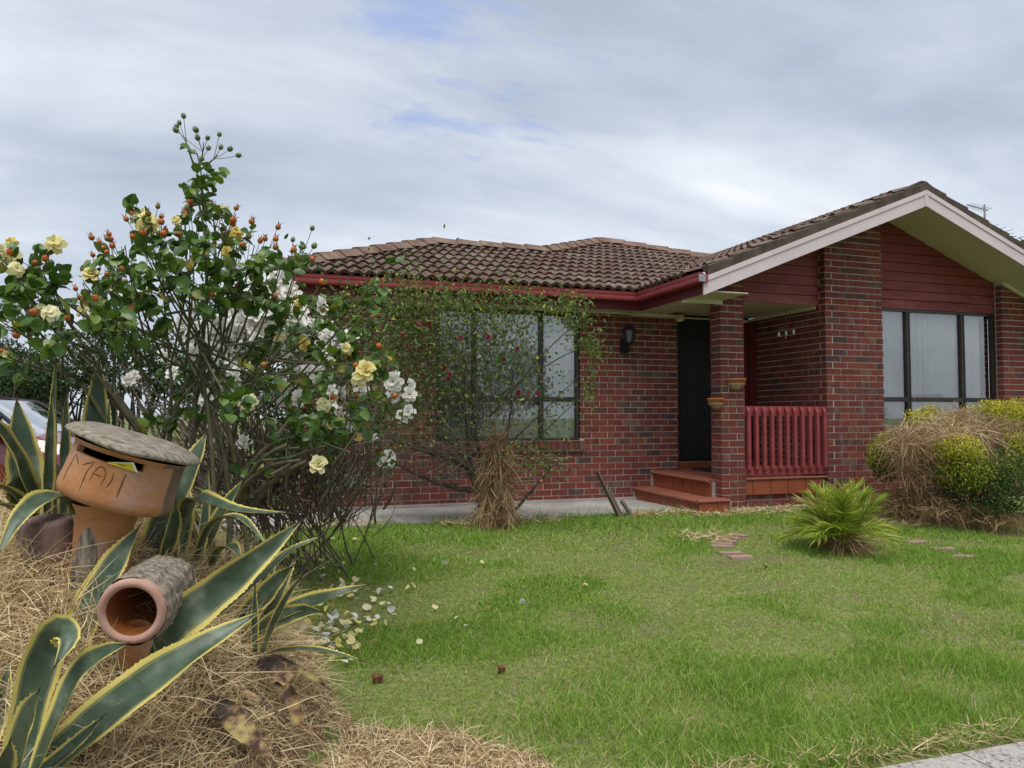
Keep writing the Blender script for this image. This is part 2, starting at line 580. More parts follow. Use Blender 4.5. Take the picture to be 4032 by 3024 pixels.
M['hedge'] = leafmat('hedge_leaf', [(0.0, (0.018, 0.040, 0.016)), (0.6, (0.050, 0.095, 0.030)), (1.0, (0.10, 0.16, 0.05))], 0.5, 0.25)
M['coprosma'] = leafmat('golden_bush_leaf', [(0.0, (0.018, 0.055, 0.010)), (0.4, (0.055, 0.115, 0.012)), (0.7, (0.30, 0.34, 0.03)), (1.0, (0.60, 0.55, 0.06))], 0.45, 0.25)
M['palm'] = leafmat('palm_leaflet', [(0.0, (0.16, 0.24, 0.028)), (0.5, (0.32, 0.41, 0.05)), (0.8, (0.46, 0.47, 0.09)), (0.92, (0.45, 0.36, 0.06)), (1.0, (0.40, 0.28, 0.14))], 0.4, 0.25)
M['cane'] = simple('rose_cane', (0.065, 0.075, 0.030), (0.14, 0.125, 0.075), 14, 0.75)
M['twig'] = simple('grey_brown_twig', (0.095, 0.075, 0.058), (0.22, 0.18, 0.145), 12, 0.9)
M['bark'] = simple('dark_bark', (0.050, 0.040, 0.034), (0.115, 0.092, 0.075), 25, 0.95, 5, 0.6)
M['hip'] = leafmat('rose_hip', [(0, (0.20, 0.13, 0.03)), (0.3, (0.38, 0.13, 0.03)), (1, (0.52, 0.12, 0.025))], 0.4, 0.0, 'object')
M['greenhip'] = leafmat('green_hip', [(0, (0.07, 0.12, 0.03)), (1, (0.13, 0.17, 0.06))], 0.5, 0.0, 'object')
M['sepal'] = simple('dry_sepal', (0.03, 0.018, 0.012), (0.07, 0.04, 0.03), 20, 0.9)
M['yellowpetal'] = leafmat('yellow_petal', [(0.0, (0.78, 0.52, 0.07)), (0.4, (0.78, 0.66, 0.22)), (1.0, (0.80, 0.76, 0.48))], 0.55, 0.3, 'object', nscale=30.0)
M['whitepetal'] = leafmat('white_petal', [(0.0, (0.74, 0.58, 0.55)), (0.3, (0.80, 0.78, 0.70)), (1.0, (0.84, 0.83, 0.80))], 0.55, 0.3, 'object', nscale=20.0)
M['redpetal'] = leafmat('crimson_petal', [(0, (0.15, 0.004, 0.012)), (0.6, (0.24, 0.006, 0.03)), (1, (0.34, 0.02, 0.10))], 0.5, 0.2, 'object')
M['hedgewood'] = M['bark']


def agavemat():
    m, t, b = newmat('variegated_agave')
    f = tint(t)                      # -1..1 across the blade, stored as 0..1
    ed = mathn(t, 'ABSOLUTE', mathn(t, 'SUBTRACT', mathn(t, 'MULTIPLY', f, 2.0), 1.0))
    n1 = noise(t, wpos(t), 9.0, 5, 0.6)
    ed = mathn(t, 'ADD', ed, mathn(t, 'MULTIPLY', mathn(t, 'SUBTRACT', n1, 0.5), 0.09))
    green = ramp(t, n1, [(0.3, (0.028, 0.055, 0.028)), (0.52, (0.062, 0.096, 0.056)), (0.72, (0.17, 0.205, 0.15))])
    st = noise(t, mapped(t, (1, 1, 1)), 3.0, 2)
    c = mixc(t, ramp(t, ed, [(0.66, 0.0), (0.70, 0.4), (0.73, 0.12), (0.775, 0.25), (0.80, 1.0)]), green, (0.50, 0.44, 0.135))
    c = mixc(t, ramp(t, ed, [(0.80, 0.0), (0.97, 1.0)]), c, (0.64, 0.52, 0.13))
    sp = noise(t, wpos(t), 24.0, 3, 0.5)
    c = mixc(t, ramp(t, sp, [(0.72, 0.0), (0.76, 0.55)]), c, (0.17, 0.13, 0.085))
    finish(t, b, c, 0.42, n1, 0.12, 0.004, 0.4)
    return m


M['agave'] = agavemat()
M['spine'] = simple('dark_spine', (0.03, 0.018, 0.012), (0.06, 0.035, 0.02), 20, 0.6)


def deadleafmat():
    m, t, b = newmat('rotting_agave_leaf')
    n1 = noise(t, wpos(t), 11.0, 4, 0.6)
    c = ramp(t, n1, [(0.36, (0.022, 0.014, 0.010)), (0.47, (0.07, 0.04, 0.022)), (0.55, (0.24, 0.15, 0.075)), (0.66, (0.42, 0.34, 0.12))])
    finish(t, b, c, 0.7, n1, 0.5, 0.01)
    return m


M['deadagave'] = deadleafmat()


def claymat():
    m, t, b = newmat('fired_clay_body')
    v = wpos(t)
    n1, n2 = noise(t, v, 5.0, 6, 0.6), noise(t, v, 70, 4, 0.6)
    c = ramp(t, n1, [(0.34, (0.36, 0.155, 0.055)), (0.5, (0.42, 0.20, 0.085)), (0.62, (0.40, 0.235, 0.165))])
    c = mixc(t, 0.35, c, ramp(t, n2, [(0.3, 0.55), (0.7, 1.25)]), 'MULTIPLY')
    finish(t, b, c, 0.7, n2, 0.25, 0.003)
    return m


def barkclay(name, c1, c2, sc, bs=1.0):
    m, t, b = newmat(name)
    tcn = N(t, 'ShaderNodeTexCoord')
    mpn = N(t, 'ShaderNodeMapping')
    mpn.inputs['Scale'].default_value = sc
    t.links.new(tcn.outputs['Object'], mpn.inputs[0])
    n1 = noise(t, mpn.outputs[0], 26, 5, 0.65, 0.4)
    finish(t, b, ramp(t, n1, [(0.36, c1), (0.62, c2)]), 0.95, n1, bs, 0.012, 0.15)
    return m


M['clay'] = claymat()
M['clayrim'] = simple('pinkish_clay', (0.36, 0.19, 0.135), (0.46, 0.29, 0.235), 8, 0.8, 6, 0.2)
M['clayin'] = simple('burnt_orange_clay', (0.17, 0.05, 0.012), (0.26, 0.085, 0.02), 6, 0.7)
M['claydark'] = simple('brown_weathered_clay', (0.15, 0.095, 0.07), (0.26, 0.165, 0.12), 7, 0.85, 6, 0.35, sc=(3, 3, .6))
M['capbark'] = barkclay('stippled_grey_clay', (0.15, 0.125, 0.095), (0.36, 0.315, 0.25), (1.0, 2.2, 1.0))
M['logbark'] = barkclay('bark_textured_clay', (0.10, 0.08, 0.062), (0.34, 0.29, 0.225), (1.6, 1.6, 0.4))
M['stump'] = simple('purplish_log_clay', (0.13, 0.085, 0.075), (0.23, 0.16, 0.14), 9, 0.9, 6, 0.5, sc=(2, 2, .5))
M['groove'] = simple('carved_groove', (0.075, 0.035, 0.02), (0.11, 0.05, 0.03), 20, 0.9)
M['paper'] = simple('white_paper', (0.72, 0.72, 0.70), (0.76, 0.76, 0.74), 3, 0.6)
M['yellowpaper'] = simple('yellow_leaflet', (0.55, 0.47, 0.03), (0.62, 0.54, 0.05), 18, 0.5)
M['purpleink'] = simple('purple_print', (0.06, 0.03, 0.08), (0.14, 0.08, 0.12), 60, 0.5)
M['paver'] = simple('pinkish_paver', (0.26, 0.16, 0.13), (0.37, 0.255, 0.21), 9, 0.9)
M['drytleaf'] = simple('brown_fallen_leaf', (0.085, 0.035, 0.018), (0.17, 0.075, 0.035), 30, 0.7)
#NEXT
# ------------------------------------------------------------------ ground
def sstep(a, b, x):
    t = np.clip((x - a) / (b - a), 0, 1)
    return t * t * (3 - 2 * t)


def mound(x, y):
    dx = np.where(x > -1.05, (x + 1.05) / 1.48, (x + 1.05) / 3.2)
    dy = np.where(y < 4.05, (y - 4.05) / 1.42, (y - 4.05) / 2.7)
    return 0.80 * np.clip(1 - dx * dx - dy * dy, 0, 1) ** 0.9


def terr(x, y):
    x, y = np.asarray(x, float), np.asarray(y, float)
    base = -0.03 - 0.31 * np.clip((8.3 - y) / 5.55, 0, 1.0)
    bump = 0.035 * (vnoise(x, y, 1.3) - 0.5) * sstep(2.8, 3.4, y) * (1 - sstep(7.2, 8.0, y))
    return base + bump + mound(x, y) - 0.06 * (1 - sstep(2.62, 2.74, y))


def hit(px, py):
    d = P(px, py, 1.0) - np.array([0, 0, EYE])
    ts = np.linspace(1.5, 40, 6000)
    q = np.array([0, 0, EYE]) + ts[:, None] * d
    below = q[:, 2] < terr(q[:, 0], q[:, 1])
    return q[np.argmax(below)]


def axis(lo, hi, step, far):
    a = np.arange(lo, hi + 1e-6, step)
    g = step * 1.6 ** np.arange(1, 30)
    e = np.cumsum(g)
    e = e[e < far]
    return np.concatenate([(lo - e)[::-1], a, hi + e])


gx, gy = axis(-4, 13, 0.1, 500), axis(2.0, 9.0, 0.1, 600)
GX, GY = np.meshgrid(gx, gy)
gm = MB()
nx = len(gx)
idx = np.arange(len(gx) * len(gy)).reshape(len(gy), nx)
gm.add(np.stack([GX, GY, terr(GX, GY)], -1).reshape(-1, 3),
       np.stack([idx[:-1, :-1], idx[:-1, 1:], idx[1:, 1:], idx[1:, :-1]], -1).reshape(-1, 4), 0, 0.5, True)
ground = gm.build('ground', M['ground'])
ground['kind'] = 'structure'

pm = MB()
jx = [-3.2, -1.6, 0.0, 1.62, 3.3, 5.14]
for a, b in zip(jx[:-1], jx[1:]):
    pm.box(a + 0.004, b - 0.004, 8.38, 9.765, -0.1, 0.0)
pm.box(0.4, 5.1, 9.70, 9.766, -0.05, 0.035)
path = pm.build('path', M['concrete'])
path['kind'] = 'structure'


def pavemat():
    m, t, b = newmat('exposed_aggregate_pavement')
    v = wpos(t)
    n1, n2 = noise(t, v, 55, 3, 0.6), noise(t, v, 6, 5, 0.6)
    c = ramp(t, n1, [(0.36, (0.12, 0.10, 0.09)), (0.46, (0.30, 0.27, 0.25)), (0.62, (0.44, 0.41, 0.39))])
    c = mixc(t, ramp(t, n2, [(0.45, 0.0), (0.6, 0.8)]), c, (0.40, 0.375, 0.35))
    finish(t, b, c, 0.9, n1, 0.5, 0.006)
    return m


fm = MB()
for a in np.arange(-7.5, 12, 1.5):
    fm.box(a + 0.004, a + 1.496, 1.25, 2.675, -0.5, -0.335)
fp = fm.build('footpath', pavemat())
fp['kind'] = 'structure'

# ------------------------------------------------------------------ house
H = Thing('brick_house', 'red brick bungalow with brown tiled roof, red gutters and pale pink gable edge', 'house', (5.0, 10.0, 0.0))
SL = 0.4                                     # roof pitch, rise over run
ZG = 2.84                                    # gutter lip
YG, XG = 9.25, 4.87
CO = 0.086                                   # brick course
BR = []                                      # x0 x1 y0 y1 z0 z1 facing
YM, XS = 9.77, 7.225


def course(c0, c1, axis_, a0, a1, face, depth, shift=0.0, zmax=None, holes=(), sign=1):
    """running bond between a0 and a1 along an axis; face = coordinate of the outer face"""
    for c in range(c0, c1):
        z0 = c * CO + 0.005
        z1 = z0 + 0.074
        p = a0 - 0.24 + ((c % 2) * 0.12 + shift) % 0.24
        while p < a1:
            q0, q1 = max(p, a0), min(p + 0.23, a1)
            p += 0.24
            segs = [(q0, q1)]
            for (h0, h1, hz0, hz1) in holes:
                if z0 + 0.03 > hz0 and z1 - 0.03 < hz1:
                    nseg = []
                    for s0, s1 in segs:
                        if s1 <= h0 or s0 >= h1:
                            nseg.append((s0, s1))
                        else:
                            if s0 < h0 - 0.02:
                                nseg.append((s0, h0))
                            if s1 > h1 + 0.02:
                                nseg.append((h1, s1))
                    segs = nseg
            for s0, s1 in segs:
                if s1 - s0 < 0.03:
                    continue
                if zmax is not None and z0 > zmax((s0 + s1) / 2):
                    continue
                j = random.uniform(-0.003, 0.003)
                if axis_ == 0:
                    BR.append((s0, s1, face + j, face + depth, z0, z1, 'y'))
                else:
                    BR.append((face + j, face + depth, s0, s1, z0, z1, 'x'))


zs = lambda x: 2.66 + 0.398 * (min(x, 16.67 - x) - 4.956)      # sloping soffit under the gable
course(0, 31, 0, 0.55, 5.80, YM, 0.10, 0.05, holes=[(2.235, 4.26, 0.835, 2.62), (2.19, 4.30, 0.70, 0.845)])
# corner pillar of the porch: alternating courses
for c in range(0, 35):
    z0, z1 = c * CO + 0.005, c * CO + 0.079
    j = lambda: random.uniform(-0.003, 0.003)
    xp, yp = 5.59, 8.38
    if c % 2:
        BR.append((xp + j(), xp + 0.11, yp + j(), yp + 0.23, z0, z1, 'y'))
        BR.append((xp + 0.12, xp + 0.35, yp + j(), yp + 0.11, z0, z1, 'y'))
        BR.append((xp + 0.12, xp + 0.35, yp + 0.12, yp + 0.23, z0, z1, 'y'))
    else:
        BR.append((xp + j(), xp + 0.23, yp + j(), yp + 0.11, z0, z1, 'y'))
        BR.append((xp + j(), xp + 0.23, yp + 0.12, yp + 0.23, z0, z1, 'x'))
        BR.append((xp + 0.24, xp + 0.35, yp + j(), yp + 0.23, z0, z1, 'y'))
# tall pier and the porch side wall that runs back from it
for c in range(0, 46):
    z0, z1 = c * CO + 0.005, c * CO + 0.079
    for k in range(5):
        a = XS + 0.24 * k + (0.12 if c % 2 else 0.0)
        b = min(a + 0.23, XS + 0.96)
        if b - a > 0.03 and z0 < zs((a + b) / 2):
            BR.append((a, b, 8.38 + random.uniform(-.003, .003), 8.38 + 0.10, z0, z1, 'y'))
    y0 = 8.38 if c % 2 else 8.50
    for k in range(8):
        a = y0 + 0.24 * k
        if a < 10.2 and (c < 31 or a < 8.45) and z0 < zs(XS):
            BR.append((XS + random.uniform(-.003, .003), XS + 0.10, a, a + 0.23, z0, z1, 'y' if a < 8.4 else 'x'))
# right-hand pier beyond the window, wall under the window, wall under the railing
course(0, 36, 0, 10.395, 11.7, 8.38, 0.10, 0.0, zmax=zs)
course(0, 36, 1, 8.50, 8.60, 10.395, 0.10, 0.12, zmax=lambda q: zs(10.4))
course(0, 9, 0, 8.20, 10.38, 8.47, 0.10, 0.1)
course(0, 2, 0, 5.955, 7.21, 8.44, 0.10, 0.07)
# sill of bricks on edge under the left window
for k in range(25):
    a = 2.2 + k * 0.085
    BR.append((a, a + 0.076, YM - 0.045 + random.uniform(-.004, .004), YM + 0.09, 0.705, 0.828, 'y'))

mb = MB()
mb.box(0.556, 2.235, YM + 0.006, YM + 0.2, -0.1, 2.62)
mb.box(0.556, 0.75, YM + 0.201, 14.0, -0.1, 2.62)
mb.box(2.235, 4.26, YM + 0.006, YM + 0.2, -0.1, 0.83)
mb.box(4.26, 5.794, YM + 0.006, YM + 0.2, -0.1, 2.62)
wall = H.part(mb, 'wall', M['mortar'])
mb = MB()
mb.box(5.596, 5.934, 8.386, 8.604, -0.1, 3.0)
pillar = H.part(mb, 'pillar', M['mortar'])
mb = MB()
mb.prism([(XS + 0.006, -0.1), (XS + 0.954, -0.1), (XS + 0.954, zs(XS + .954) + .05), (XS + 0.006, zs(XS) + .05)], 1, 8.386, 8.6)
pier = H.part(mb, 'pier', M['mortar'])
mb = MB()
mb.box(XS + 0.006, XS + 0.2, 8.601, 10.3, -0.1, 2.66)
swall = H.part(mb, 'side_wall', M['mortar'])
mb = MB()
mb.prism([(10.401, -0.1), (11.7, -0.1), (11.7, zs(11.7) + .05), (10.401, zs(10.401) + .05)], 1, 8.386, 8.62)
rpier = H.part(mb, 'end_pier', M['mortar'])
mb = MB()
mb.box(8.186, 10.394, 8.476, 8.60, -0.1, 0.80)
mb.box(5.936, 7.224, 8.446, 8.55, -0.1, 0.155)
low = H.part(mb, 'dwarf_wall', M['mortar'])


def owner(b):
    cx, cy = (b[0] + b[1]) / 2, (b[2] + b[3]) / 2
    if cy > 9.6 and cx < 6:
        return wall
    if cx < 5.95 and cy < 8.7:
        return pillar
    if cx < XS or 8.19 < cx < 10.39:
        return low
    if cx > 10.3:
        return rpier
    return pier if cy < 8.5 else swall


def bscore(b):
    c = np.array([(b[0] + b[1]) / 2, (b[2] + b[3]) / 2, (b[4] + b[5]) / 2])
    px, py, dz = proj(c)
    w = (b[1] - b[0]) if b[6] == 'y' else (b[3] - b[2]) * 0.55
    s = w * 0.076 / dz ** 2
    if b[6] == 'x' and dz > 9.3:
        s *= 0.6
    if px > 2230 or (px > 1900 and py > 880) or (px < 1270 and b[2] > 9.6) or py > 1100:
        s *= 0.15
    if b[2] > 8.485 and b[6] == 'y' and b[2] < 8.7 and b[0] < 5.95:
        s = 0
    if b[0] > 5.5 and b[2] > 9.6:
        s *= .3
    return s


order = sorted(range(len(BR)), key=lambda i: -bscore(BR[i]))
single = set(order[:300])
bmcache = {}
rest = MB()
for i, b in enumerate(BR):
    tv = random.random()
    if i in single:
        key = tuple(round(v, 2) for v in (b[1] - b[0], b[3] - b[2]))
        if key not in bmcache:
            m_ = MB()
            m_.box(-key[0] / 2, key[0] / 2, -key[1] / 2, key[1] / 2, -0.037, 0.037)
            bmcache[key] = m_.mesh('brick', M['brick'])
        o = obj('brick', bmcache[key], owner(b), tint=tv)
        o.location = Vector(((b[0] + b[1]) / 2, (b[2] + b[3]) / 2, (b[4] + b[5]) / 2)) - Vector(H.loc)
    else:
        rest.box(*b[:6], 0, tv)
H.part(rest, 'brickwork', M['bricks'], kind='stuff')

# ---- roof sheets
def zP(y):
    return ZG + SL * (y - YG)


APX = (6.28, 13.33)
mb = MB()
o_ = -0.03
mb.add([(XG, YG, zP(YG) + o_), (0.17, YG, zP(YG) + o_), (2.63, 11.77, zP(11.77) + o_), (4.53, 11.77, zP(11.77) + o_), (APX[0], APX[1], zP(APX[1]) + o_), (7.99, 12.35, zP(12.35) + o_)], [(0, 1, 2), (0, 2, 3), (0, 3, 4), (0, 4, 5)])
mb.add([(0.17, YG, zP(YG) + o_), (0.17, 14.3, zP(YG) + o_), (2.63, 11.77, zP(11.77) + o_)], [(0, 1, 2)])
mb.add([(2.63, 11.77, zP(11.77) + o_), (0.17, 14.3, zP(YG) + o_), (4.6, 14.3, zP(YG) + o_), (4.53, 11.77, zP(11.77) + o_)], [(0, 1, 2, 3)])
mb.add([(APX[0], APX[1], zP(APX[1]) + o_), (4.53, 11.77, zP(11.77) + o_), (4.5, 18, zP(11.77) + o_), (6.28, 18, zP(APX[1]) + o_)], [(0, 1, 2, 3)])
mb.add([(APX[0], APX[1], zP(APX[1]) + o_), (7.99, 12.35, zP(12.35) + o_), (8.335, 13, zP(12.35) + o_), (8.335, 18, zP(12.35) + o_), (6.28, 18, zP(APX[1]) + o_)], [(0, 1, 2, 3, 4)])
zr = ZG + SL * (8.335 - XG) + o_
mb.add([(XG, 7.78, ZG + o_), (XG, YG, ZG + o_), (7.99, 12.35, ZG + SL * (7.99 - XG) + o_), (8.335, 13, zr), (8.335, 7.78, zr), (11.8, 7.78, ZG + o_), (11.8, 14, ZG + o_)], [(0, 1, 2, 3), (0, 3, 4, 4), (4, 3, 6, 5)][:1])
mb.add([(XG, 7.78, ZG + o_), (8.335, 7.78, zr), (8.335, 13, zr), (11.8, 7.78, ZG + o_), (11.8, 13, ZG + o_)], [(3, 1, 2, 4)])
mb.add([(XG, 7.78, ZG + o_), (8.335, 13, zr), (8.335, 7.78, zr)], [(0, 1, 2)])
roof = H.part(mb, 'roof', M['verge'])

# ---- roof tiles
TW, TL, EX = 0.30, 0.415, 0.3185


def tileshape():
    us = np.linspace(0, TW, 17)
    h = 0.036 * (0.5 - 0.5 * np.cos(2 * np.pi * us / 0.15)) ** 0.75
    m_ = MB()
    k = len(us)
    cs = math.cos(math.atan(SL))
    run = TL * cs
    v = []
    for (y, lift, dz) in ((0, 0.046, 0.0), (0.05, 0.042, 0), (run, 0.004, 0)):
        v += [(u, y, y * SL + hh + lift) for u, hh in zip(us, h)]
    v += [(u, 0.035, hh * 0.96 + 0.010) for u, hh in zip(us, h)]
    f = [(i, i + 1, k + i + 1, k + i) for i in range(k - 1)] + [(k + i, k + i + 1, 2 * k + i + 1, 2 * k + i) for i in range(k - 1)]
    m_.add(v, f, 0, 0.5, True)
    m_.add(np.array(v)[list(range(k)) + list(range(3 * k, 4 * k))], [(i + 1, i, k + i, k + i + 1) for i in range(k - 1)], 0, 0.5, True)
    return m_.mesh('roof_tile', M['tile'])


TILE = tileshape()


def puttile(loc, rz, cuts=()):
    """cuts: (point, normal) planes in world space; the side the normal points to is removed"""
    data = TILE
    mw = Matrix.Translation(loc) @ Matrix.Rotation(rz, 4, 'Z')
    cc = mw @ Vector((TW / 2, 0.16, 0))
    for p, nn in cuts:
        dd = (cc - Vector(p)).dot(Vector(nn))
        if dd > 0.26:
            return
        if dd > -0.26:
            bm = bmesh.new()
            bm.from_mesh(data)
            inv = mw.inverted()
            bmesh.ops.bisect_plane(bm, geom=bm.verts[:] + bm.edges[:] + bm.faces[:], plane_co=inv @ Vector(p), plane_no=inv.to_3x3() @ Vector(nn), clear_outer=True)
            if not bm.faces:
                bm.free()
                return
            data = bpy.data.meshes.new('roof_tile')
            bm.to_mesh(data)
            bm.free()
            data.materials.append(M['tile'])
    o = obj('roof_tile', data, roof, tint=min(1, max(0, random.gauss(0.5, 0.3))))
    o.location = Vector(loc) - Vector(H.loc)
    o.rotation_euler = (random.gauss(0, 0.006), random.gauss(0, 0.008), rz)


s2 = 0.7071
for r_ in range(13):
    y = YG - 0.03 + r_ * EX
    for c_ in range(0, 28):
        x = 0.02 + c_ * TW
        xm = x + 0.15
        cuts = [((0.17, YG, 0), (-s2, s2, 0)), ((4.87, YG - .08, 0), (s2, -s2, 0))]
        if xm < 4.45:
            cuts.append(((0, 11.80, 0), (0, 1, 0)))
        else:
            cuts.append(((4.53, 11.77, 0), (-0.666, 0.746, 0)))
            cuts.append(((APX[0], APX[1], 0), (0.497, 0.868, 0)))
        puttile((x, y, zP(y)), 0.0, cuts)
for r_ in range(11):
    x = XG - 0.03 + r_ * EX
    for c_ in range(0, 16):
        y = 12.78 - c_ * TW
        puttile((x, y, ZG + SL * (x - XG)), -math.pi / 2, [((4.87, YG + .08, 0), (-s2, s2, 0)), ((8.31, 0, 0), (1, 0, 0)), ((0, 7.80, 0), (0, -1, 0))])


def capline(a, b, n, wide=0.15, skirt=0.10, base=None, mats=('cap', 'moss')):
    """angular ridge caps laid end to end from a up to b, over a mortar bedding"""
    a, b = Vector(a), Vector(b)
    d = (b - a)
    L = d.length / n
    d.normalize()
    s = d.cross(Vector((0, 0, 1))).normalized()
    u = s.cross(d)
    for k in range(n):
        m_ = MB()
        p0, p1 = a + d * (L * k - 0.015), a + d * (L * (k + 1) + 0.03)
        v = []
        for p, li in ((p0, 0.055), (p1, 0.03)):
            for q, h in ((-wide, -skirt), (-0.045, 0.0), (0.045, 0.0), (wide, -skirt)):
                v.append(p + s * q + u * (h + li))
            for q, h in ((wide - .012, -skirt), (0.04, -0.03), (-0.04, -0.03), (-wide + .012, -skirt)):
                v.append(p + s * q + u * (h + li))
        f = [(i, (i + 1) % 8, 8 + (i + 1) % 8, 8 + i) for i in range(8)]
        m_.add([tuple(q) for q in v], f)
        m_.add([tuple(q) for q in v[:8]], [(0, 1, 6, 7), (1, 2, 5, 6), (2, 3, 4, 5)])
        m_.add([tuple(q) for q in v[8:]], [(7, 6, 1, 0), (6, 5, 2, 1), (5, 4, 3, 2)])
        H.part(m_, 'ridge_cap', M[mats[0]], roof)
    m_ = MB()
    v = []
    for p in (a, b):
        for q, h in ((-wide + .02, -0.2), (-wide + .025, -skirt + .02), (0, -0.02), (wide - .025, -skirt + .02), (wide - .02, -0.2)):
            v.append(tuple(p + s * q + u * h))
    m_.add(v, [(i, i + 1, 6 + i, 5 + i) for i in range(4)])
    H.part(m_, 'bedding', M[mats[1]], roof)


def r3(x, y, h=0.10):
    return (x, y, zP(y) + h)


capline(r3(0.17, YG, 0.09), r3(2.63, 11.77, 0.09), 9)
capline(r3(2.63, 11.77, 0.075), r3(4.55, 11.77, 0.075), 5)
capline(r3(4.5, 11.74, 0.09), r3(APX[0], APX[1], 0.09), 7)
capline(r3(8.05, 12.3, 0.07), r3(APX[0], APX[1], 0.085), 5)
zt = lambda x: ZG + SL * (x - XG)
for k in range(9):                                       # dark verge caps along the gable edge
    for side in (0, 1):
        m_ = MB()
        x0, x1 = 5.02 + k * 0.37, 5.02 + k * 0.37 + 0.385
        if side:
            x0, x1 = 16.67 - x0, 16.67 - x1
        hz = lambda x: ZG + SL * ((x if not side else 16.67 - x) - XG)
        l0, l1 = 0.030, 0.004
        v = []
        for y_, e in ((7.755, 0.0), (7.80, 0.012), (7.92, 0.012)):
            v += [(x0, y_, hz(x0) + l0 + e), (x1, y_, hz(x1) + l1 + e)]
        v += [(x0, 7.757, hz(x0) - 0.105), (x1, 7.757, hz(x1) - 0.105)]
        m_.add(v, [(0, 1, 3, 2), (2, 3, 5, 4), (0, 6, 7, 1), (0, 2, 4, 6), (1, 7, 5, 3)])
        H.part(m_, 'verge_cap', M['verge'], roof)
capline((8.335, 7.80, zt(8.335) - 0.015), (8.335, 12.5, zt(8.335) - 0.015), 11, 0.17, 0.07, mats=('verge', 'verge'))

# ---- gutters, fascia, soffits
def gutterprof(m_, pts_out, zt_, depth, horiz):
    pass


gp = [(0.0, -0.117), (0.012, -0.117), (0.0, -0.105)]
prof = [(0.125, -0.117), (0.006, -0.117), (0.0, -0.10), (0.0, -0.075), (0.006, -0.068), (0.006, -0.048), (0.0, -0.041), (0.0, -0.012), (-0.006, 0.0), (0.012, 0.0), (0.012, -0.03), (0.125, -0.03)]
mb = MB()
n = len(prof)
v = []
for q, z in prof:
    v.append((0.17, YG + q, ZG + z))
for q, z in prof:
    v.append((XG - 0 + q * 1.0, YG + q, ZG + z))
for q, z in prof:
    v.append((XG + q, 7.72, ZG + z))
f = [(k * n + i, k * n + (i + 1) % n, (k + 1) * n + (i + 1) % n, (k + 1) * n + i) for k in range(2) for i in range(n)]
mb.add(v, f)
for k in (0, 2):
    mb.add(v[k * n:(k + 1) * n], [(0, 1, 2, 3), (0, 3, 4, 5), (0, 5, 6, 7), (0, 7, 9, 11), (7, 8, 9, 9)][:4])
mb.box(0.17, 0.29, YG + 0.13, 14.3, ZG - 0.117, ZG)
H.part(mb, 'gutter', M['red'])
mb = MB()
mb.box(0.30, 5.02, 9.372, 9.392, 2.607, ZG - 0.035)
mb.box(5.0, 5.02, 7.77, 9.371, 2.607, ZG - 0.035)
mb.box(0.30, 0.32, 9.393, 14.2, 2.607, ZG - 0.035)
H.part(mb, 'fascia', M['redfascia'])
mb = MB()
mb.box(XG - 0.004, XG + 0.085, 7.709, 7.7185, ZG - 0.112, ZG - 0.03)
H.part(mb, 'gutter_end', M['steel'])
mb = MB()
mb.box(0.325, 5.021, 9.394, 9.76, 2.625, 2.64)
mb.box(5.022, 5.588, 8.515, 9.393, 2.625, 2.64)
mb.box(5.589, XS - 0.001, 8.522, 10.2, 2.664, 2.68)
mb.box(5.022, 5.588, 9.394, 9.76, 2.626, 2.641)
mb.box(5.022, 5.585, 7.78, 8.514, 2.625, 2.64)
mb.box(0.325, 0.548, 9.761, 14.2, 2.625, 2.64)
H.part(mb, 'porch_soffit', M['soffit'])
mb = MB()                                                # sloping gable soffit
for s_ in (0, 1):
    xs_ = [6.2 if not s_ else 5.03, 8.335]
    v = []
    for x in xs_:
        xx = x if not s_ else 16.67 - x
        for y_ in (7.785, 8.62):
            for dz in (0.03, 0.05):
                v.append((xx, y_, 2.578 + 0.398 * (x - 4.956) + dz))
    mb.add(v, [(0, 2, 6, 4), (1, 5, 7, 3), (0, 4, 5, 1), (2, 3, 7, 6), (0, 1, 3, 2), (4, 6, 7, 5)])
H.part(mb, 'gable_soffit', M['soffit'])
mb = MB()
mb.box(5.025, 5.80, 9.715, 9.765, 2.585, 2.624)
mb.box(0.56, 5.024, 9.735, 9.765, 2.60, 2.624)
mb.box(5.801, XS - .03, 9.90, 9.945, 2.585, 2.624)
mb.box(XS - 0.03, XS - 0.006, 8.56, 9.9, 2.615, 2.663)
H.part(mb, 'cornice', M['cream'])
mb = MB()
mb.box(5.03, 5.575, 8.30, 8.36, 2.575, 2.74)
H.part(mb, 'eave_box', M['cream'])
mb = MB()
mb.lathe([(0.0, -0.055), (0.045, -0.055), (0.05, -0.045), (0.05, 0.045), (0.0, 0.045)], 16, Matrix.Translation((5.80, 9.70, 2.575)) @ Matrix.Rotation(math.pi / 2, 4, 'X'))
H.part(mb, 'eave_fitting', M['cream'])


def bargepoly(lo, hi, x0=4.956, x1=8.335):
    g = lambda x: 2.578 + 0.398 * (x - 4.956)
    return [(x0, g(x0) + lo), (x1, g(x1) + lo), (x1, g(x1) + hi), (x0, g(x0) + hi)]


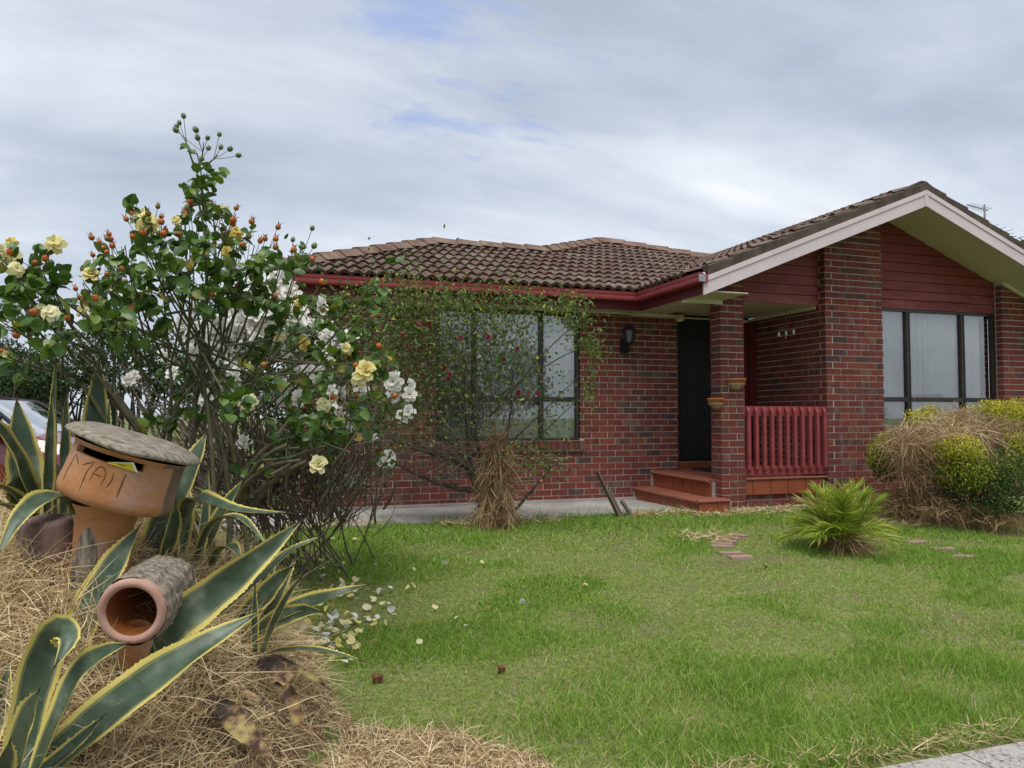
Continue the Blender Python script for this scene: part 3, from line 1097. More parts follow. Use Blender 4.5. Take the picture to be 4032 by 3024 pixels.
for s_ in (0, 1):
    fl = (lambda p: [(16.67 - x, z) for x, z in p]) if s_ else (lambda p: p)
    mb = MB()
    mb.prism(fl(bargepoly(0.0, 0.150, x1=8.300)), 1, 7.75, 7.774)
    H.part(mb, 'barge_board', M['barge'])
    mb = MB()
    mb.prism(fl(bargepoly(0.152, 0.212, x1=8.333)), 1, 7.738, 7.774)
    H.part(mb, 'barge_trim', M['barge'])
mb = MB()
mb.box(8.302, 8.368, 7.742, 7.775, 3.915, 4.075)
H.part(mb, 'apex_block', M['barge'])
mb = MB()
v0 = 2.578 + 0.398 * (16.67 - 10.40 - 4.956) + 0.03
mb.prism([(10.40, v0), (10.47, v0 - .03), (11.6, v0 - 0.028 - .398 * 1.13), (11.6, v0 - 0.068 - .398 * 1.13), (10.47, v0 - 0.07), (10.39, v0 - 0.035)], 1, 8.33, 8.372)
H.part(mb, 'soffit_mould', M['cream'])

# ---- weatherboards in the gable
mb = MB()
mb.prism([(5.945, 2.67), (7.22, 2.67), (7.22, zs(7.22) + .02), (5.945, zs(5.945) + .02)], 1, 8.52, 8.55)
mb.prism([(8.19, 2.69), (10.39, 2.69), (10.39, zs(10.39) + .02), (8.335, zs(8.335)), (8.19, zs(8.19))], 1, 8.52, 8.55)
clad = H.part(mb, 'gable_cladding', M['redfascia'])  # dark backing colour, seen through the board gaps, stands in for shadow lines
for (x0, x1, zb) in ((5.943, 7.222, 2.66), (8.19, 10.391, 2.68)):
    for k in range(12):
        z0, z1 = zb + k * 0.132, zb + k * 0.132 + 0.1255
        if z0 > max(zs(min(x1, 8.335)), zs(x0)):
            break
        xa, xb = x0, x1
        if z1 > zs(x1) and x1 > 8.4:
            xb = min(x1, 16.67 - ((z0 + 0.1 - 2.66) / 0.398 + 4.956))
        if x1 < 8 and z1 > zs(x0):
            xa = max(x0, (z0 - 2.66) / 0.398 + 4.956 - 0.05)
        if xb - xa < 0.1:
            continue
        m_ = MB()
        m_.prism([(8.494, z0), (8.518, z0), (8.518, z1 + 0.0), (8.508, z1)], 0, xa, xb)
        H.part(m_, 'weatherboard', M['board'], clad)


# ---- windows
def window(y, xs, z0, zt_, z1, fr=0.035, side=0.05):
    mb = MB()
    x0, x1 = xs[0], xs[-1]
    yb = y + 0.055
    mb.box(x0, x0 + side, y, yb, z0, z1)
    mb.box(x1 - side, x1, y, yb, z0, z1)
    mb.box(x0 + side, x1 - side, y, yb, z0, z0 + fr)
    mb.box(x0 + side, x1 - side, y, yb, z1 - fr, z1)
    mb.box(x0 + side, x1 - side, y + 0.002, yb, zt_ - 0.032, zt_ + 0.032)
    mb.box(x0 + side, x1 - side, y - 0.004, y + 0.0015, zt_ - 0.006, zt_ + 0.028)
    for x in xs[1:-1]:
        mb.box(x - 0.03, x + 0.03, y - 0.004, yb, z0 + fr, zt_ - 0.0325)
        mb.box(x - 0.03, x + 0.03, y - 0.004, yb, zt_ + 0.0325, z1 - fr)
        mb.box(x + 0.012, x + 0.03, y - 0.010, y - 0.0045, z0 + fr, z1 - fr)
    # sashes
    w = H.part(mb, 'window', M['bronze'])
    for i in range(len(xs) - 1):
        for a, b in ((z0 + fr, zt_ - 0.032), (zt_ + 0.032, z1 - fr)):
            m_ = MB()
            lx0 = xs[i] + (side if i == 0 else 0.03)
            lx1 = xs[i + 1] - (side if i == len(xs) - 2 else 0.03)
            ty = RNG.normal() * 0.0009
            m_.add([(lx0, y + 0.03 + ty, a), (lx1, y + 0.03 - ty, a), (lx1, y + 0.03 - ty, b), (lx0, y + 0.03 + ty, b)], [(0, 1, 2, 3)])
            H.part(m_, 'pane', M['glass'], w)
    # dark room behind
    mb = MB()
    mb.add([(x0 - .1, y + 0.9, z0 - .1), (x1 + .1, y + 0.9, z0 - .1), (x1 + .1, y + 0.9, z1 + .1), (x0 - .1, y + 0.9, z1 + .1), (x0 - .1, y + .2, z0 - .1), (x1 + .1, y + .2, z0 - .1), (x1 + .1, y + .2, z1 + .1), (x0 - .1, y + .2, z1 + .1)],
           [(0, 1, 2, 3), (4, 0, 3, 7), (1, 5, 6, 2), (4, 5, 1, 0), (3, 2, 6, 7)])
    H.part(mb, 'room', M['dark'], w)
    return w


window(9.80, [2.235, 2.75, 3.70, 4.26], 0.832, 1.395, 2.615)
window(8.50, [8.192, 8.75, 9.76, 10.39], 0.80, 1.40, 2.675, side=0.045)


def curtain(x0, x1, y, z0, z1, label, amp, per):
    mb = MB()
    k = int((x1 - x0) / 0.006)
    xs = np.linspace(x0, x1, k)
    ph = 2 * np.pi * (xs + 0.03 * np.sin(xs * 9)) / per
    ys = y + amp * (np.sin(ph) + 0.35 * np.sin(2.3 * ph + 1))
    v = np.concatenate([np.stack([xs, ys, np.full(k, z0)], -1), np.stack([xs, ys * 1.0, np.full(k, z1)], -1)])
    mb.add(v, [(i, i + 1, k + i + 1, k + i) for i in range(k - 1)], 0, .5, True)
    o = mb.build('curtain', M['curtain'])
    tag(o, label, 'curtain', 'white curtains in the front windows')


curtain(2.25, 4.24, 9.90, 0.84, 2.56, 'white sheer curtain behind the rose-covered left window', 0.018, 0.11)
curtain(8.2, 10.20, 8.60, 0.81, 2.66, 'white pleated curtain in the window under the gable', 0.014, 0.135)
mb = MB()
mb.box(10.20, 10.345, 8.72, 8.73, 1.42, 2.62)
tag(mb.build('side_drape', M['blind']), 'tan drape strip at the right end of the gable window', 'drape')
mb = MB()
mb.box(8.80, 9.42, 8.545, 8.57, 1.425, 1.475)
tag(mb.build('red_box', M['redbook']), 'flat red strip lying inside on the gable window ledge', 'box')

# ---- front door
mb = MB()
mb.box(5.80, 5.86, 9.90, 9.98, 0.52, 2.60)
mb.box(6.70, 6.76, 9.90, 9.98, 0.52, 2.60)
mb.box(5.86, 6.70, 9.90, 9.98, 2.53, 2.60)
mb.box(5.86, 6.70, 9.91, 9.96, 0.525, 0.60)
door = H.part(mb, 'door', M['black'])
mb = MB()
mb.box(5.86, 6.70, 9.935, 9.945, 0.60, 2.53)
H.part(mb, 'screen_panel', M['screen'], door)
mb = MB()
for k in range(-16, 14):                                 # wavy diamond grille
    t = np.linspace(0, 1, 60)
    z = 0.61 + 1.91 * t
    x = 5.87 + k * 0.058 + (z - 0.6) * -0.42 + 0.5 + 0.011 * np.sign(np.sin(t * 60)) * np.abs(np.sin(t * 60)) ** .5
    ok = (x > 5.865) & (x < 6.695)
    if ok.sum() > 4:
        pts = np.stack([x[ok], np.full(ok.sum(), 9.928), z[ok]], -1)
        mb.tube(pts, 0.0045, 4)
H.part(mb, 'grille', M['black'], door)
mb = MB()
mb.box(5.87, 5.93, 9.87, 9.90, 1.42, 1.45)
H.part(mb, 'handle', M['black'], door)
mb = MB()
mb.box(6.762, 6.86, 9.90, 9.98, 0.52, 2.60)
mb.box(7.10, XS - .002, 9.88, 9.98, 0.40, 2.60)
mb.box(6.861, 7.099, 9.93, 9.98, 0.52, 2.60)
H.part(mb, 'door_jamb', M['redfascia'])
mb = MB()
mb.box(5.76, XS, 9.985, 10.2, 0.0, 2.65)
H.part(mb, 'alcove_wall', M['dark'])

# ---- porch slab and steps, tile by tile (the floor falls a little towards the garden)
UP, LO = (0.118, 0.031), (0.035, 0.022)


def shear(m_, k):
    for v in m_.v:
        q = np.clip(9.77 - v[:, 1], 0, 1.6)
        v[:, 0] += k[0] * q
        v[:, 2] -= k[1] * q * (v[:, 2] > 0.1)


mb = MB()
mb.box(5.385, 5.455, 8.52, 9.768, -0.1, 0.375)
mb.box(5.456, 5.60, 8.63, 9.768, -0.1, 0.375)
mb.box(5.601, XS - .005, 8.62, 9.97, -0.1, 0.375)
shear(mb, UP)
slab = H.part(mb, 'porch_steps', M['grout'])
m_ = MB()
m_.box(5.105, 5.56, 8.215, 9.762, -0.1, 0.155)
shear(m_, LO)
H.part(m_, 'step_base', M['grout'], slab)
m_ = MB()
m_.box(5.80, XS - .005, 9.86, 9.969, 0.372, 0.505)
m_.box(5.95, XS - .005, 8.47, 8.62, -0.1, 0.345)
H.part(m_, 'step_base', M['grout'], slab)


def ptile(x0, x1, y0, y1, z0, z1, mat_='quarry', name='step_tile', k=None):
    m_ = MB()
    m_.box(x0, x1, y0, y1, z0, z1)
    if k:
        shear(m_, k)
    H.part(m_, name, M[mat_], slab)


def nose(p0, p1, r, k=None):
    m_ = MB()
    m_.tube([p0, p1], r, 8, cap=True)
    if k:
        shear(m_, k)
    H.part(m_, 'bullnose', M['tread'], slab)


for k in range(7):
    a = 9.76 - 0.222 * (k + 1)
    ptile(5.085, 5.104, a + .006, a + .216, 0.004, 0.134, k=LO)
    ptile(5.065, 5.372, a + .004, a + .218, 0.1555, 0.175, 'tread', k=LO)
    nose((5.068, a + .004, 0.154), (5.068, a + .218, 0.154), 0.021, LO)
    if k < 6:
        c = max(a, 8.51)
        ptile(5.373, 5.384, c + .006, a + .216, 0.168, 0.352, k=UP)
        ptile(5.345, 5.60, c + .004, a + .218, 0.3755, 0.395, 'tread', k=UP)
        nose((5.348, c + .004, 0.372), (5.348, a + .218, 0.372), 0.021, UP)
for x0, x1 in ((5.145, 5.40), (5.41, 5.58)):
    ptile(x0, x1, 8.199, 8.214, -0.06, 0.105)
nose((5.125, 8.20, 0.122), (5.575, 8.20, 0.122), 0.021)
ptile(5.38, 5.585, 8.205, 8.52, 0.118, 0.14, 'tread')
for i in range(7):
    for j in range(6):
        x0 = 5.605 + i * 0.222
        y0 = 8.62 + j * 0.205
        if x0 < 6.9:
            ptile(x0 + .004, x0 + .218, y0 + .004, y0 + .201, 0.3755, 0.394, 'tread', 'floor_tile', UP)
for k in range(5):
    x0 = 5.96 + (0 if k == 0 else 0.105 + (k - 1) * 0.272)
    x1 = 5.96 + 0.105 + k * 0.272
    ptile(x0 + .005, min(x1, XS) - .005, 8.405, 8.439, 0.158, 0.345)
m_ = MB()
m_.box(5.955, XS - .004, 8.41, 8.468, 0.346, 0.366)
m_.tube([(5.955, 8.405, 0.360), (XS - .004, 8.405, 0.360)], 0.019, 8, cap=True)
H.part(m_, 'floor_edge', M['tread'], slab)
for k in range(6):
    x0 = 5.80 + k * 0.2265
    ptile(x0 + .005, x0 + .2215, 9.845, 9.859, 0.394, 0.50)
# grey mortar blobs where the tiles meet brick
for bx in ((5.580, 5.606, 8.36, 8.379, -0.03, 0.11), (5.945, 5.957, 8.40, 8.44, 0.16, 0.37), (5.06, 5.10, 9.745, 9.768, 0.0, 0.17), (5.34, 5.385, 9.745, 9.768, 0.17, 0.40)):
    mb = MB()
    mb.box(*bx)
    H.part(mb, 'mortar_fillet', M['grout'], slab)

# ---- porch railing
mb = MB()
mb.box(5.945, XS - .004, 8.40, 8.44, 1.165, 1.293)
mb.box(5.945, XS - .004, 8.40, 8.44, 0.40, 0.52)
mb.box(7.14, 7.215, 8.441, 8.50, 0.40, 1.28)
rail = H.part(mb, 'railing', M['redwood'])
for k in range(11):
    x0 = 5.965 + k * 0.1185
    m_ = MB()
    m_.prism([(8.350, 0.485), (8.399, 0.440), (8.399, 1.283), (8.385, 1.283), (8.350, 1.222)], 0, x0, x0 + 0.045)
    H.part(m_, 'slat', M['redwood'], rail)
# ------------------------------------------------------------------ things on and around the house
def potmesh(loc, out_dir, label, R_=0.125):
    T = Thing('wall_pot', label, 'pot', loc, 'half-round terracotta pots on the porch pillar')
    a = math.atan2(out_dir[1], out_dir[0])
    mw = Matrix.Translation(loc)
    prof = [(0.02, -0.125), (0.055, -0.118), (0.085, -0.09), (0.11, -0.05), (0.117, -0.03)]
    mb = MB()
    mb.lathe(prof, 22, mw, 0, .5, a - math.pi / 2, a + math.pi / 2)
    for k in range(6):                                    # scalloped swags
        q0 = a - math.pi / 2 + k * math.pi / 6
        qs = np.linspace(q0, q0 + math.pi / 6, 7)
        mb.tube([(loc[0] + .114 * math.cos(q), loc[1] + .114 * math.sin(q), loc[2] - .04 - .018 * math.sin((q - q0) * 6)) for q in qs], .006, 5)
    T.part(mb, 'bowl', M['potold'])
    mb = MB()
    mb.lathe([(0.112, -0.032), (0.122, -0.03), (0.124, -0.005), (0.134, 0.0), (0.136, 0.02), (0.118, 0.022), (0.116, -0.03)], 22, mw, 0, .5, a - math.pi / 2, a + math.pi / 2)
    s_ = Vector((-out_dir[1], out_dir[0], 0))
    mb.tube([tuple(Vector(loc) + s_ * .13 + Vector((0, 0, .004))), tuple(Vector(loc) - s_ * .13 + Vector((0, 0, .004)))], .012, 6)
    T.part(mb, 'rim', M['pot'])


potmesh((5.80, 8.372, 1.62), (0, -1), 'stained half-round terracotta pot high on the front face of the pillar')
potmesh((5.582, 8.44, 1.372), (-1, 0), 'orange half-round terracotta pot lower down on the left face of the pillar')

T = Thing('wall_lantern', 'black carriage lantern on the brick wall left of the door', 'lantern', (4.93, 9.76, 2.25))
mb = MB()
mb.box(4.875, 4.985, 9.735, 9.764, 2.06, 2.24)
mb.tube([(4.93, 9.73, 2.10), (4.93, 9.66, 2.07), (4.93, 9.60, 2.11), (4.93, 9.59, 2.17)], 0.014, 8)
T.part(mb, 'bracket', M['black'])
mb = MB()
mw = Matrix.Translation((4.93, 9.59, 2.17)) @ Matrix.Rotation(math.pi / 6, 4, 'Z')
mb.lathe([(0.0, 0.0), (0.05, 0.0), (0.055, 0.02), (0.052, 0.02)], 6, mw, smooth=False)
mb.lathe([(0.0, 0.27), (0.03, 0.26), (0.05, 0.235), (0.105, 0.195), (0.105, 0.185), (0.09, 0.18)], 6, mw, smooth=False)
for k in range(6):
    q = k * math.pi / 3 + math.pi / 6
    mb.tube([(4.93 + .052 * math.cos(q), 9.59 + .052 * math.sin(q), 2.19), (4.93 + .09 * math.cos(q), 9.59 + .09 * math.sin(q), 2.355)], .006, 4)
T.part(mb, 'cage', M['black'])
mb = MB()
mb.lathe([(0.048, 0.022), (0.085, 0.18)], 6, mw, smooth=False)
T.part(mb, 'lamp_glass', M['lampglass'])

mb = MB()
mb.box(6.05, 6.75, 9.40, 9.82, 0.392, 0.412)
dm = MB()
dm.box(6.22, 6.62, 9.55, 9.60, 0.4125, 0.4145)
T = Thing('doormat', 'dark doormat with a pale stripe on the tiled porch', 'doormat', (6.4, 9.6, 0.39))
T.part(mb, 'pile', M['mat'])
T.part(dm, 'stripe', M['matstripe'])

# wind chime: WELCOME over HOME in bent wire, three bells
WC = np.array([6.66, 8.47, 2.36])
T = Thing('wind_chime', 'rusty wire wind chime spelling a welcome, with three pale bells', 'wind chime', WC)
FONT = {'W': [[(0, 1), (.25, 0), (.5, .8), (.75, 0), (1, 1)]], 'E': [[(1, 1), (0, 1), (0, 0), (1, 0)], [(0, .5), (.8, .5)]], 'L': [[(0, 1), (0, 0), (1, 0)]],
        'C': [[(1, .85), (.5, 1), (0, .7), (0, .3), (.5, 0), (1, .15)]], 'O': [[(.5, 1), (0, .7), (0, .3), (.5, 0), (1, .3), (1, .7), (.5, 1)]],
        'M': [[(0, 0), (0, 1), (.5, .4), (1, 1), (1, 0)]], 'H': [[(0, 0), (0, 1)], [(1, 0), (1, 1)], [(0, .5), (1, .5)]]}
mb = MB()
for txt, w_, rad, z0, hh in (('WELCOME', .24, .15, -.02, .042), ('HOME', .15, .26, -.052, .04)):
    n_ = len(txt)
    for i, ch in enumerate(txt):
        xc = (i + .5) / n_ * w_ - w_ / 2
        zc = z0 + (rad ** 2 - xc ** 2) ** .5 - rad
        tl = -xc / rad * 0.9
        for stroke in FONT[ch]:
            pts = []
            for sx, sz in stroke:
                lx, lz = (sx - .5) * w_ / n_ * .72, (sz - .5) * hh
                pts.append(WC + (xc + lx * math.cos(tl) - lz * math.sin(tl), 0, zc + lx * math.sin(tl) + lz * math.cos(tl)))
            mb.tube(pts, 0.0036, 4)
a_ = np.linspace(-.125, .125, 12)
mb.tube([WC + (x, 0, -.045 + (.15 ** 2 - x * x) ** .5 - .15) for x in a_], .002, 4)
T.part(mb, 'lettering', M['rust'])
mb = MB()
mb.tube([WC + (0, 0, .0), WC + (0.004, 0, .06), WC + (0, 0.0, .19)], .0035, 5)
mb.tube([WC + (.012 * math.cos(q), 0, .20 + .014 * math.sin(q)) for q in np.linspace(0, 6.28, 12)], .0025, 4)
T.part(mb, 'hook', M['rust'])
for dx, dz in ((-.115, -.12), (.0, -.10), (.12, -.075)):
    m_ = MB()
    c = WC + (dx, 0, dz)
    m_.tube([c + (0, 0, .03), c + (0, 0, .07)], .0015, 4)
    m_.lathe([(.004, .032), (.014, .025), (.017, -.01), (.022, -.028), (.016, -.028)], 10, Matrix.Translation(c))
    if dx == 0:
        m_.tube([c + (0, 0, -.02), c + (-.006, 0, -.075)], .003, 4)
    T.part(m_, 'bell', M['bell'])

# aerial on the far roof
AB = P(2127, 490, 15.0)
T = Thing('tv_aerial', 'steel television aerial rising beyond the gable roof', 'aerial', AB)
mb = MB()
mb.tube([AB + (0, 0, -0.6), AB + (0.01, 0, 0.44)], .02, 6, cap=True)
T.part(mb, 'mast', M['steel'])
for (a, b, n_, ln, z_) in (((-.55, -.1), (.12, .02), 7, .17, .31), ((-.28, -.1), (.9, .35), 4, .42, -.05), ((.15, 0), (1.5, .5), 3, .75, -.25)):
    mb = MB()
    p0, p1 = AB + (a[0], a[1], z_ + .05), AB + (b[0], b[1], z_ + .03)
    mb.tube([p0, p1], .011, 5)
    for k in range(n_):
        c = p0 + (p1 - p0) * (k + .3) / n_
        l_ = ln * (0.8 + 0.3 * k / n_)
        mb.tube([c + (-.3 * l_, -.95 * l_, -.05 * l_), c + (.3 * l_, .95 * l_, .05 * l_)], .006, 4)
    T.part(mb, 'boom', M['steel'])

# broken stakes by the path
for lab, nm, pts, r_, mt in (
        ('weathered flat garden stake leaning to the left of the steps', 'garden_stake', [(4.12, 8.22, -0.1), (3.83, 8.30, 0.52)], None, 'timber'),
        ('thin grey stick leaning between the stake and the cut branch', 'stick', [(4.17, 8.24, -0.1), (4.09, 8.33, 0.14), (4.03, 8.40, 0.31)], .014, 'greywood'),
        ('short cut grey branch stub leaning beside the garden stake', 'branch_stub', [(4.26, 8.20, -0.1), (4.21, 8.22, 0.04), (4.12, 8.25, 0.17)], .026, 'greywood')):
    mb = MB()
    if r_ is None:
        d_ = Vector(pts[1]) - Vector(pts[0])
        mw = Matrix.Translation(pts[0]) @ d_.to_track_quat('Z', 'Y').to_matrix().to_4x4() @ Matrix.Rotation(.5, 4, 'Z')
        mb.box(-.028, .028, -.011, .011, 0, d_.length, M=mw)
    else:
        mb.tube(pts, r_, 7, cap=True)
    tag(mb.build(nm, M[mt]), lab, 'stick' if r_ else 'stake')

# paver ring round the palm
PALM = hit(1820, 1192)
T = Thing('paver_ring', 'half overgrown ring of pinkish brick pavers around the small palm', 'edging', (PALM[0], PALM[1], PALM[2]))
for q in list(np.radians(np.arange(118, 186, 8.5))) + list(np.radians(np.arange(-24, 12, 8.5))):
    rr = 1.12
    if random.random() < .3:
        continue
    x, y = PALM[0] + rr * math.cos(q) + random.uniform(-.02, .02), PALM[1] + rr * .98 * math.sin(q)
    m_ = MB()
    m_.box(-.11, .11, -.052, .052, -.05, .018, M=Matrix.Translation((x, y, float(terr(x, y)))) @ Matrix.Rotation(q + random.uniform(-.08, .08), 4, 'Z'))
    T.part(m_, 'paver', M['paver'])

# ------------------------------------------------------------------ clay letterbox
CC = P(293.5, 953.8, 3.25)
F3, R3 = Vector((math.sin(YAW), math.cos(YAW), 0)), Vector((math.cos(YAW), -math.sin(YAW), 0))
F3 = Vector((CC[0], CC[1], 0)).normalized()
R3 = Vector((F3.y, -F3.x, 0))
nz = (Vector((0, 0, 1)) + R3 * 0.316 - F3 * 0.089).normalized()
nx_ = (R3 - nz * R3.dot(nz)).normalized()
ny_ = nz.cross(nx_)
ML = Matrix(((nx_.x, ny_.x, nz.x, CC[0]), (nx_.y, ny_.y, nz.y, CC[1]), (nx_.z, ny_.z, nz.z, CC[2]), (0, 0, 0, 1)))
foot = hit(196, 1245)
LB = Thing('letterbox', 'leaning toadstool-shaped terracotta letterbox with a carved word under its slot', 'letterbox', (foot[0], foot[1], foot[2]))


def wob(mb, amp, s_):
    for v in mb.v:
        v += amp * np.stack([np.sin(v[:, 1] * s_ + v[:, 2] * s_ * 1.3), np.sin(v[:, 2] * s_ + 1), np.sin(v[:, 0] * s_ * 1.2 + 2)], -1)


mb = MB()
mb.lathe([(0.0, .036), (.08, .034), (.15, .028), (.21, .018), (.25, .006), (.266, -.006), (.270, -.014), (.264, -.022), (.245, -.026), (.21, -.030), (0, -.03)], 48, ML)
wob(mb, .004, 17)
capo = LB.part(mb, 'cap', M['capbark'])
# body wall with a real slot: skip faces inside it, add an inner shell
zsr = [-.036, -.055, -.085, -.145, -.175, -.21, -.238, -.258, -.270]
SLOT = []
for px_, py_ in ((171, 959), (171, 977), (312, 1003), (312, 1021)):      # the slot's corners on the clay wall
    o_, d_ = ML.inverted() @ Vector((0, 0, EYE)), ML.inverted().to_3x3() @ Vector(P(px_, py_, 1.0) - np.array([0, 0, EYE]))
    a, b, c = d_.x ** 2 + d_.y ** 2, 2 * (o_.x * d_.x + o_.y * d_.y), o_.x ** 2 + o_.y ** 2 - .218 ** 2
    q_ = o_ + d_ * ((-b - math.sqrt(max(b * b - 4 * a * c, 0))) / (2 * a))
    SLOT.append((math.atan2(q_.y, q_.x), q_.z))
A0, A1 = SLOT[0][0], SLOT[2][0]
zsr[2], zsr[3] = (SLOT[0][1] + SLOT[2][1]) / 2, (SLOT[1][1] + SLOT[3][1]) / 2
print('slot', [(round(math.degrees(a)), round(z, 3)) for a, z in SLOT])
zsr = sorted(zsr, reverse=True)
rsr = [.226, .218, .217, .219, .223, .228, .229, .220, .19]
seg = 72
mb = MB()
for wall_, dr in ((0, 0.0), (1, -.028)):
    ring = []
    for z, r in zip(zsr, rsr):
        ring.append([tuple(ML @ Vector(((r + dr) * math.cos(2 * math.pi * k / seg), (r + dr) * math.sin(2 * math.pi * k / seg), z))) for k in range(seg)])
    v = np.array(ring).reshape(-1, 3)
    f0, f1 = [], []
    for i in range(len(zsr) - 1):
        for k in range(seg):
            q = (k + .5) / seg * 2 * math.pi - (2 * math.pi if (k + .5) / seg > .5 else 0)
            if i == 2 and A0 < q < A1:
                continue
            (f1 if (-38 < math.degrees(q) < 140 or (i < 2 and q > -1.0)) else f0).append((i * seg + k, i * seg + (k + 1) % seg, (i + 1) * seg + (k + 1) % seg, (i + 1) * seg + k))
    if wall_ == 0:
        outer = v
        mb.add(v, f0, 0, .5, True)
        mb.add(v, f1, 1, .5, True)
    else:
        mb.add(v, f0 + f1, 2, .5, True)
        ks = [k for k in range(seg) if A0 < ((k + .5) / seg * 2 * math.pi - (2 * math.pi if (k + .5) / seg > .5 else 0)) < A1]
        both = np.vstack([outer, v])
        no = len(outer)
        rim = []
        for k in ks:
            for i in (2, 3):
                rim.append((i * seg + k, i * seg + (k + 1) % seg, no + i * seg + (k + 1) % seg, no + i * seg + k))
        for k in (ks[0], (ks[-1] + 1) % seg):
            rim.append((2 * seg + k, 3 * seg + k, no + 3 * seg + k, no + 2 * seg + k))
        mb.add(both, rim, 0, .5)
mb.lathe([(.19, -.270), (.13, -.276), (.0, -.278)], seg, ML)
LB.part(mb, 'box_body', [M['clay'], M['claydark'], M['dark']])


def onbody(px, py, lift=0.0015):
    """point of the clay body seen at a pixel, used once to lay out the carving"""
    o_ = ML.inverted() @ Vector((0, 0, EYE))
    d_ = ML.inverted().to_3x3() @ Vector(P(px, py, 1.0) - np.array([0, 0, EYE]))
    z_ = -.18
    for _ in range(4):
        r_ = float(np.interp(-z_, [-q for q in zsr], rsr)) + lift
        a, b, c = d_.x ** 2 + d_.y ** 2, 2 * (o_.x * d_.x + o_.y * d_.y), o_.x ** 2 + o_.y ** 2 - r_ * r_
        t_ = (-b - math.sqrt(max(b * b - 4 * a * c, 0))) / (2 * a)
        z_ = (o_ + d_ * t_).z
    return tuple(ML @ (o_ + d_ * t_))


mb = MB()
cz = lambda x, y: (109.7 + x * .2823, 877.7 + y * .2823)
for st, r_ in (([(192, 368), (165, 420), (125, 490), (95, 560)], .003), ([(196, 362), (205, 400), (212, 440)], .003), ([(240, 450), (285, 434), (335, 428)], .0035), ([(322, 440), (275, 500), (245, 570), (218, 640)], .003),
               ([(297, 566), (325, 510), (360, 470), (388, 460), (412, 478), (420, 515), (405, 560), (378, 604)], .003), ([(330, 514), (360, 528), (392, 542)], .003),
               ([(484, 508), (470, 555), (448, 590), (425, 620)], .0028), ([(578, 518), (552, 570), (528, 630), (504, 695)], .0038)):
    mb.tube([onbody(*cz(*p), .0003) for p in st], [r_ * .7 * q for q in np.linspace(.6, 1, len(st) // 2).tolist() + np.linspace(1, .6, len(st) - len(st) // 2).tolist()], 5)
LB.part(mb, 'lettering', M['groove'])
# stem
b0 = ML @ Vector((-.01, 0, -.265))
f0_ = Vector(P(196, 1250, 3.25))
f0_.z = foot[2] - .12
mb = MB()
rows = []
ang = np.linspace(0, 2 * math.pi, 28, endpoint=False)
for k, (q, r_) in enumerate(((0, .150), (.08, .124), (.25, .112), (.5, .113), (.75, .130), (1, .150))):
    c = b0.lerp(f0_, q)
    rows.append([(c.x + r_ * math.cos(a), c.y + r_ * math.sin(a), c.z) for a in ang])
mb.add(np.array(rows).reshape(-1, 3), [(i * 28 + k, i * 28 + (k + 1) % 28, (i + 1) * 28 + (k + 1) % 28, (i + 1) * 28 + k) for i in range(5) for k in range(28)], 0, .5, True)
wob(mb, .006, 22)
LB.part(mb, 'stem', M['clay'])
mb = MB()                                                # bark-lined hollow in the stem
a_ = -2.02
for i in range(9):
    for jx in range(5):
        pass
rows = []
for i, q in enumerate(np.linspace(.18, .95, 12)):
    c = b0.lerp(f0_, q)
    wv = .42 * math.sin(math.pi * min(1, (q - .12) / .75)) + .05
    r_ = float(np.interp(q, (0, .08, .25, .5, .75, 1), (.150, .122, .112, .113, .130, .150)))
    rows.append([(c.x + (r_ + (.001 if abs(jx - 3) == 3 else .005)) * math.cos(a_ + wv * (jx - 3) / 3), c.y + (r_ + (.001 if abs(jx - 3) == 3 else .005)) * math.sin(a_ + wv * (jx - 3) / 3), c.z) for jx in range(7)])
mb.add(np.array(rows).reshape(-1, 3), [(i * 7 + k, i * 7 + k + 1, (i + 1) * 7 + k + 1, (i + 1) * 7 + k) for i in range(11) for k in range(6)], 0, .5, True)
LB.part(mb, 'bark_patch', M['logbark'])
# leaflet poking from the slot
LF = Thing('leaflet', 'yellow leaflet sticking out of the letterbox slot', 'leaflet', ML @ Vector((.06, -.2, -.11)))
p00, p10, p11, p01 = [np.array(onbody(*q, .012)) for q in ((229, 1000), (298, 1021), (289, 999), (236, 998))]
mb = MB()
mb.add([p00, p10, p11, p01], [(0, 1, 2, 3)])
LF.part(mb, 'sheet', M['yellowpaper'])
mb = MB()
e = np.array(ML.to_3x3() @ Vector((0, -.0015, 0)))
mb.add([p10 + e, p11 + e, p11 + e + (p01 - p11) * .10, p10 + e + (p00 - p10) * .07], [(0, 1, 2, 3)])
mb.add([p11 + e, p01 + e, p01 + e + (p00 - p01) * .22, p11 + e + (p10 - p11) * .10], [(0, 1, 2, 3)])
LF.part(mb, 'border', M['paper'])
mb = MB()
c = p00 * .28 + p10 * .25 + p11 * .25 + p01 * .22 + e
mb.add([c + (p10 - p00) * (.12 * math.cos(q)) + (p01 - p00) * (.28 * math.sin(q)) for q in np.linspace(0, 6.28, 9)[:-1]], [(0, i, i + 1) for i in range(1, 7)])
LF.part(mb, 'print', M['purpleink'])

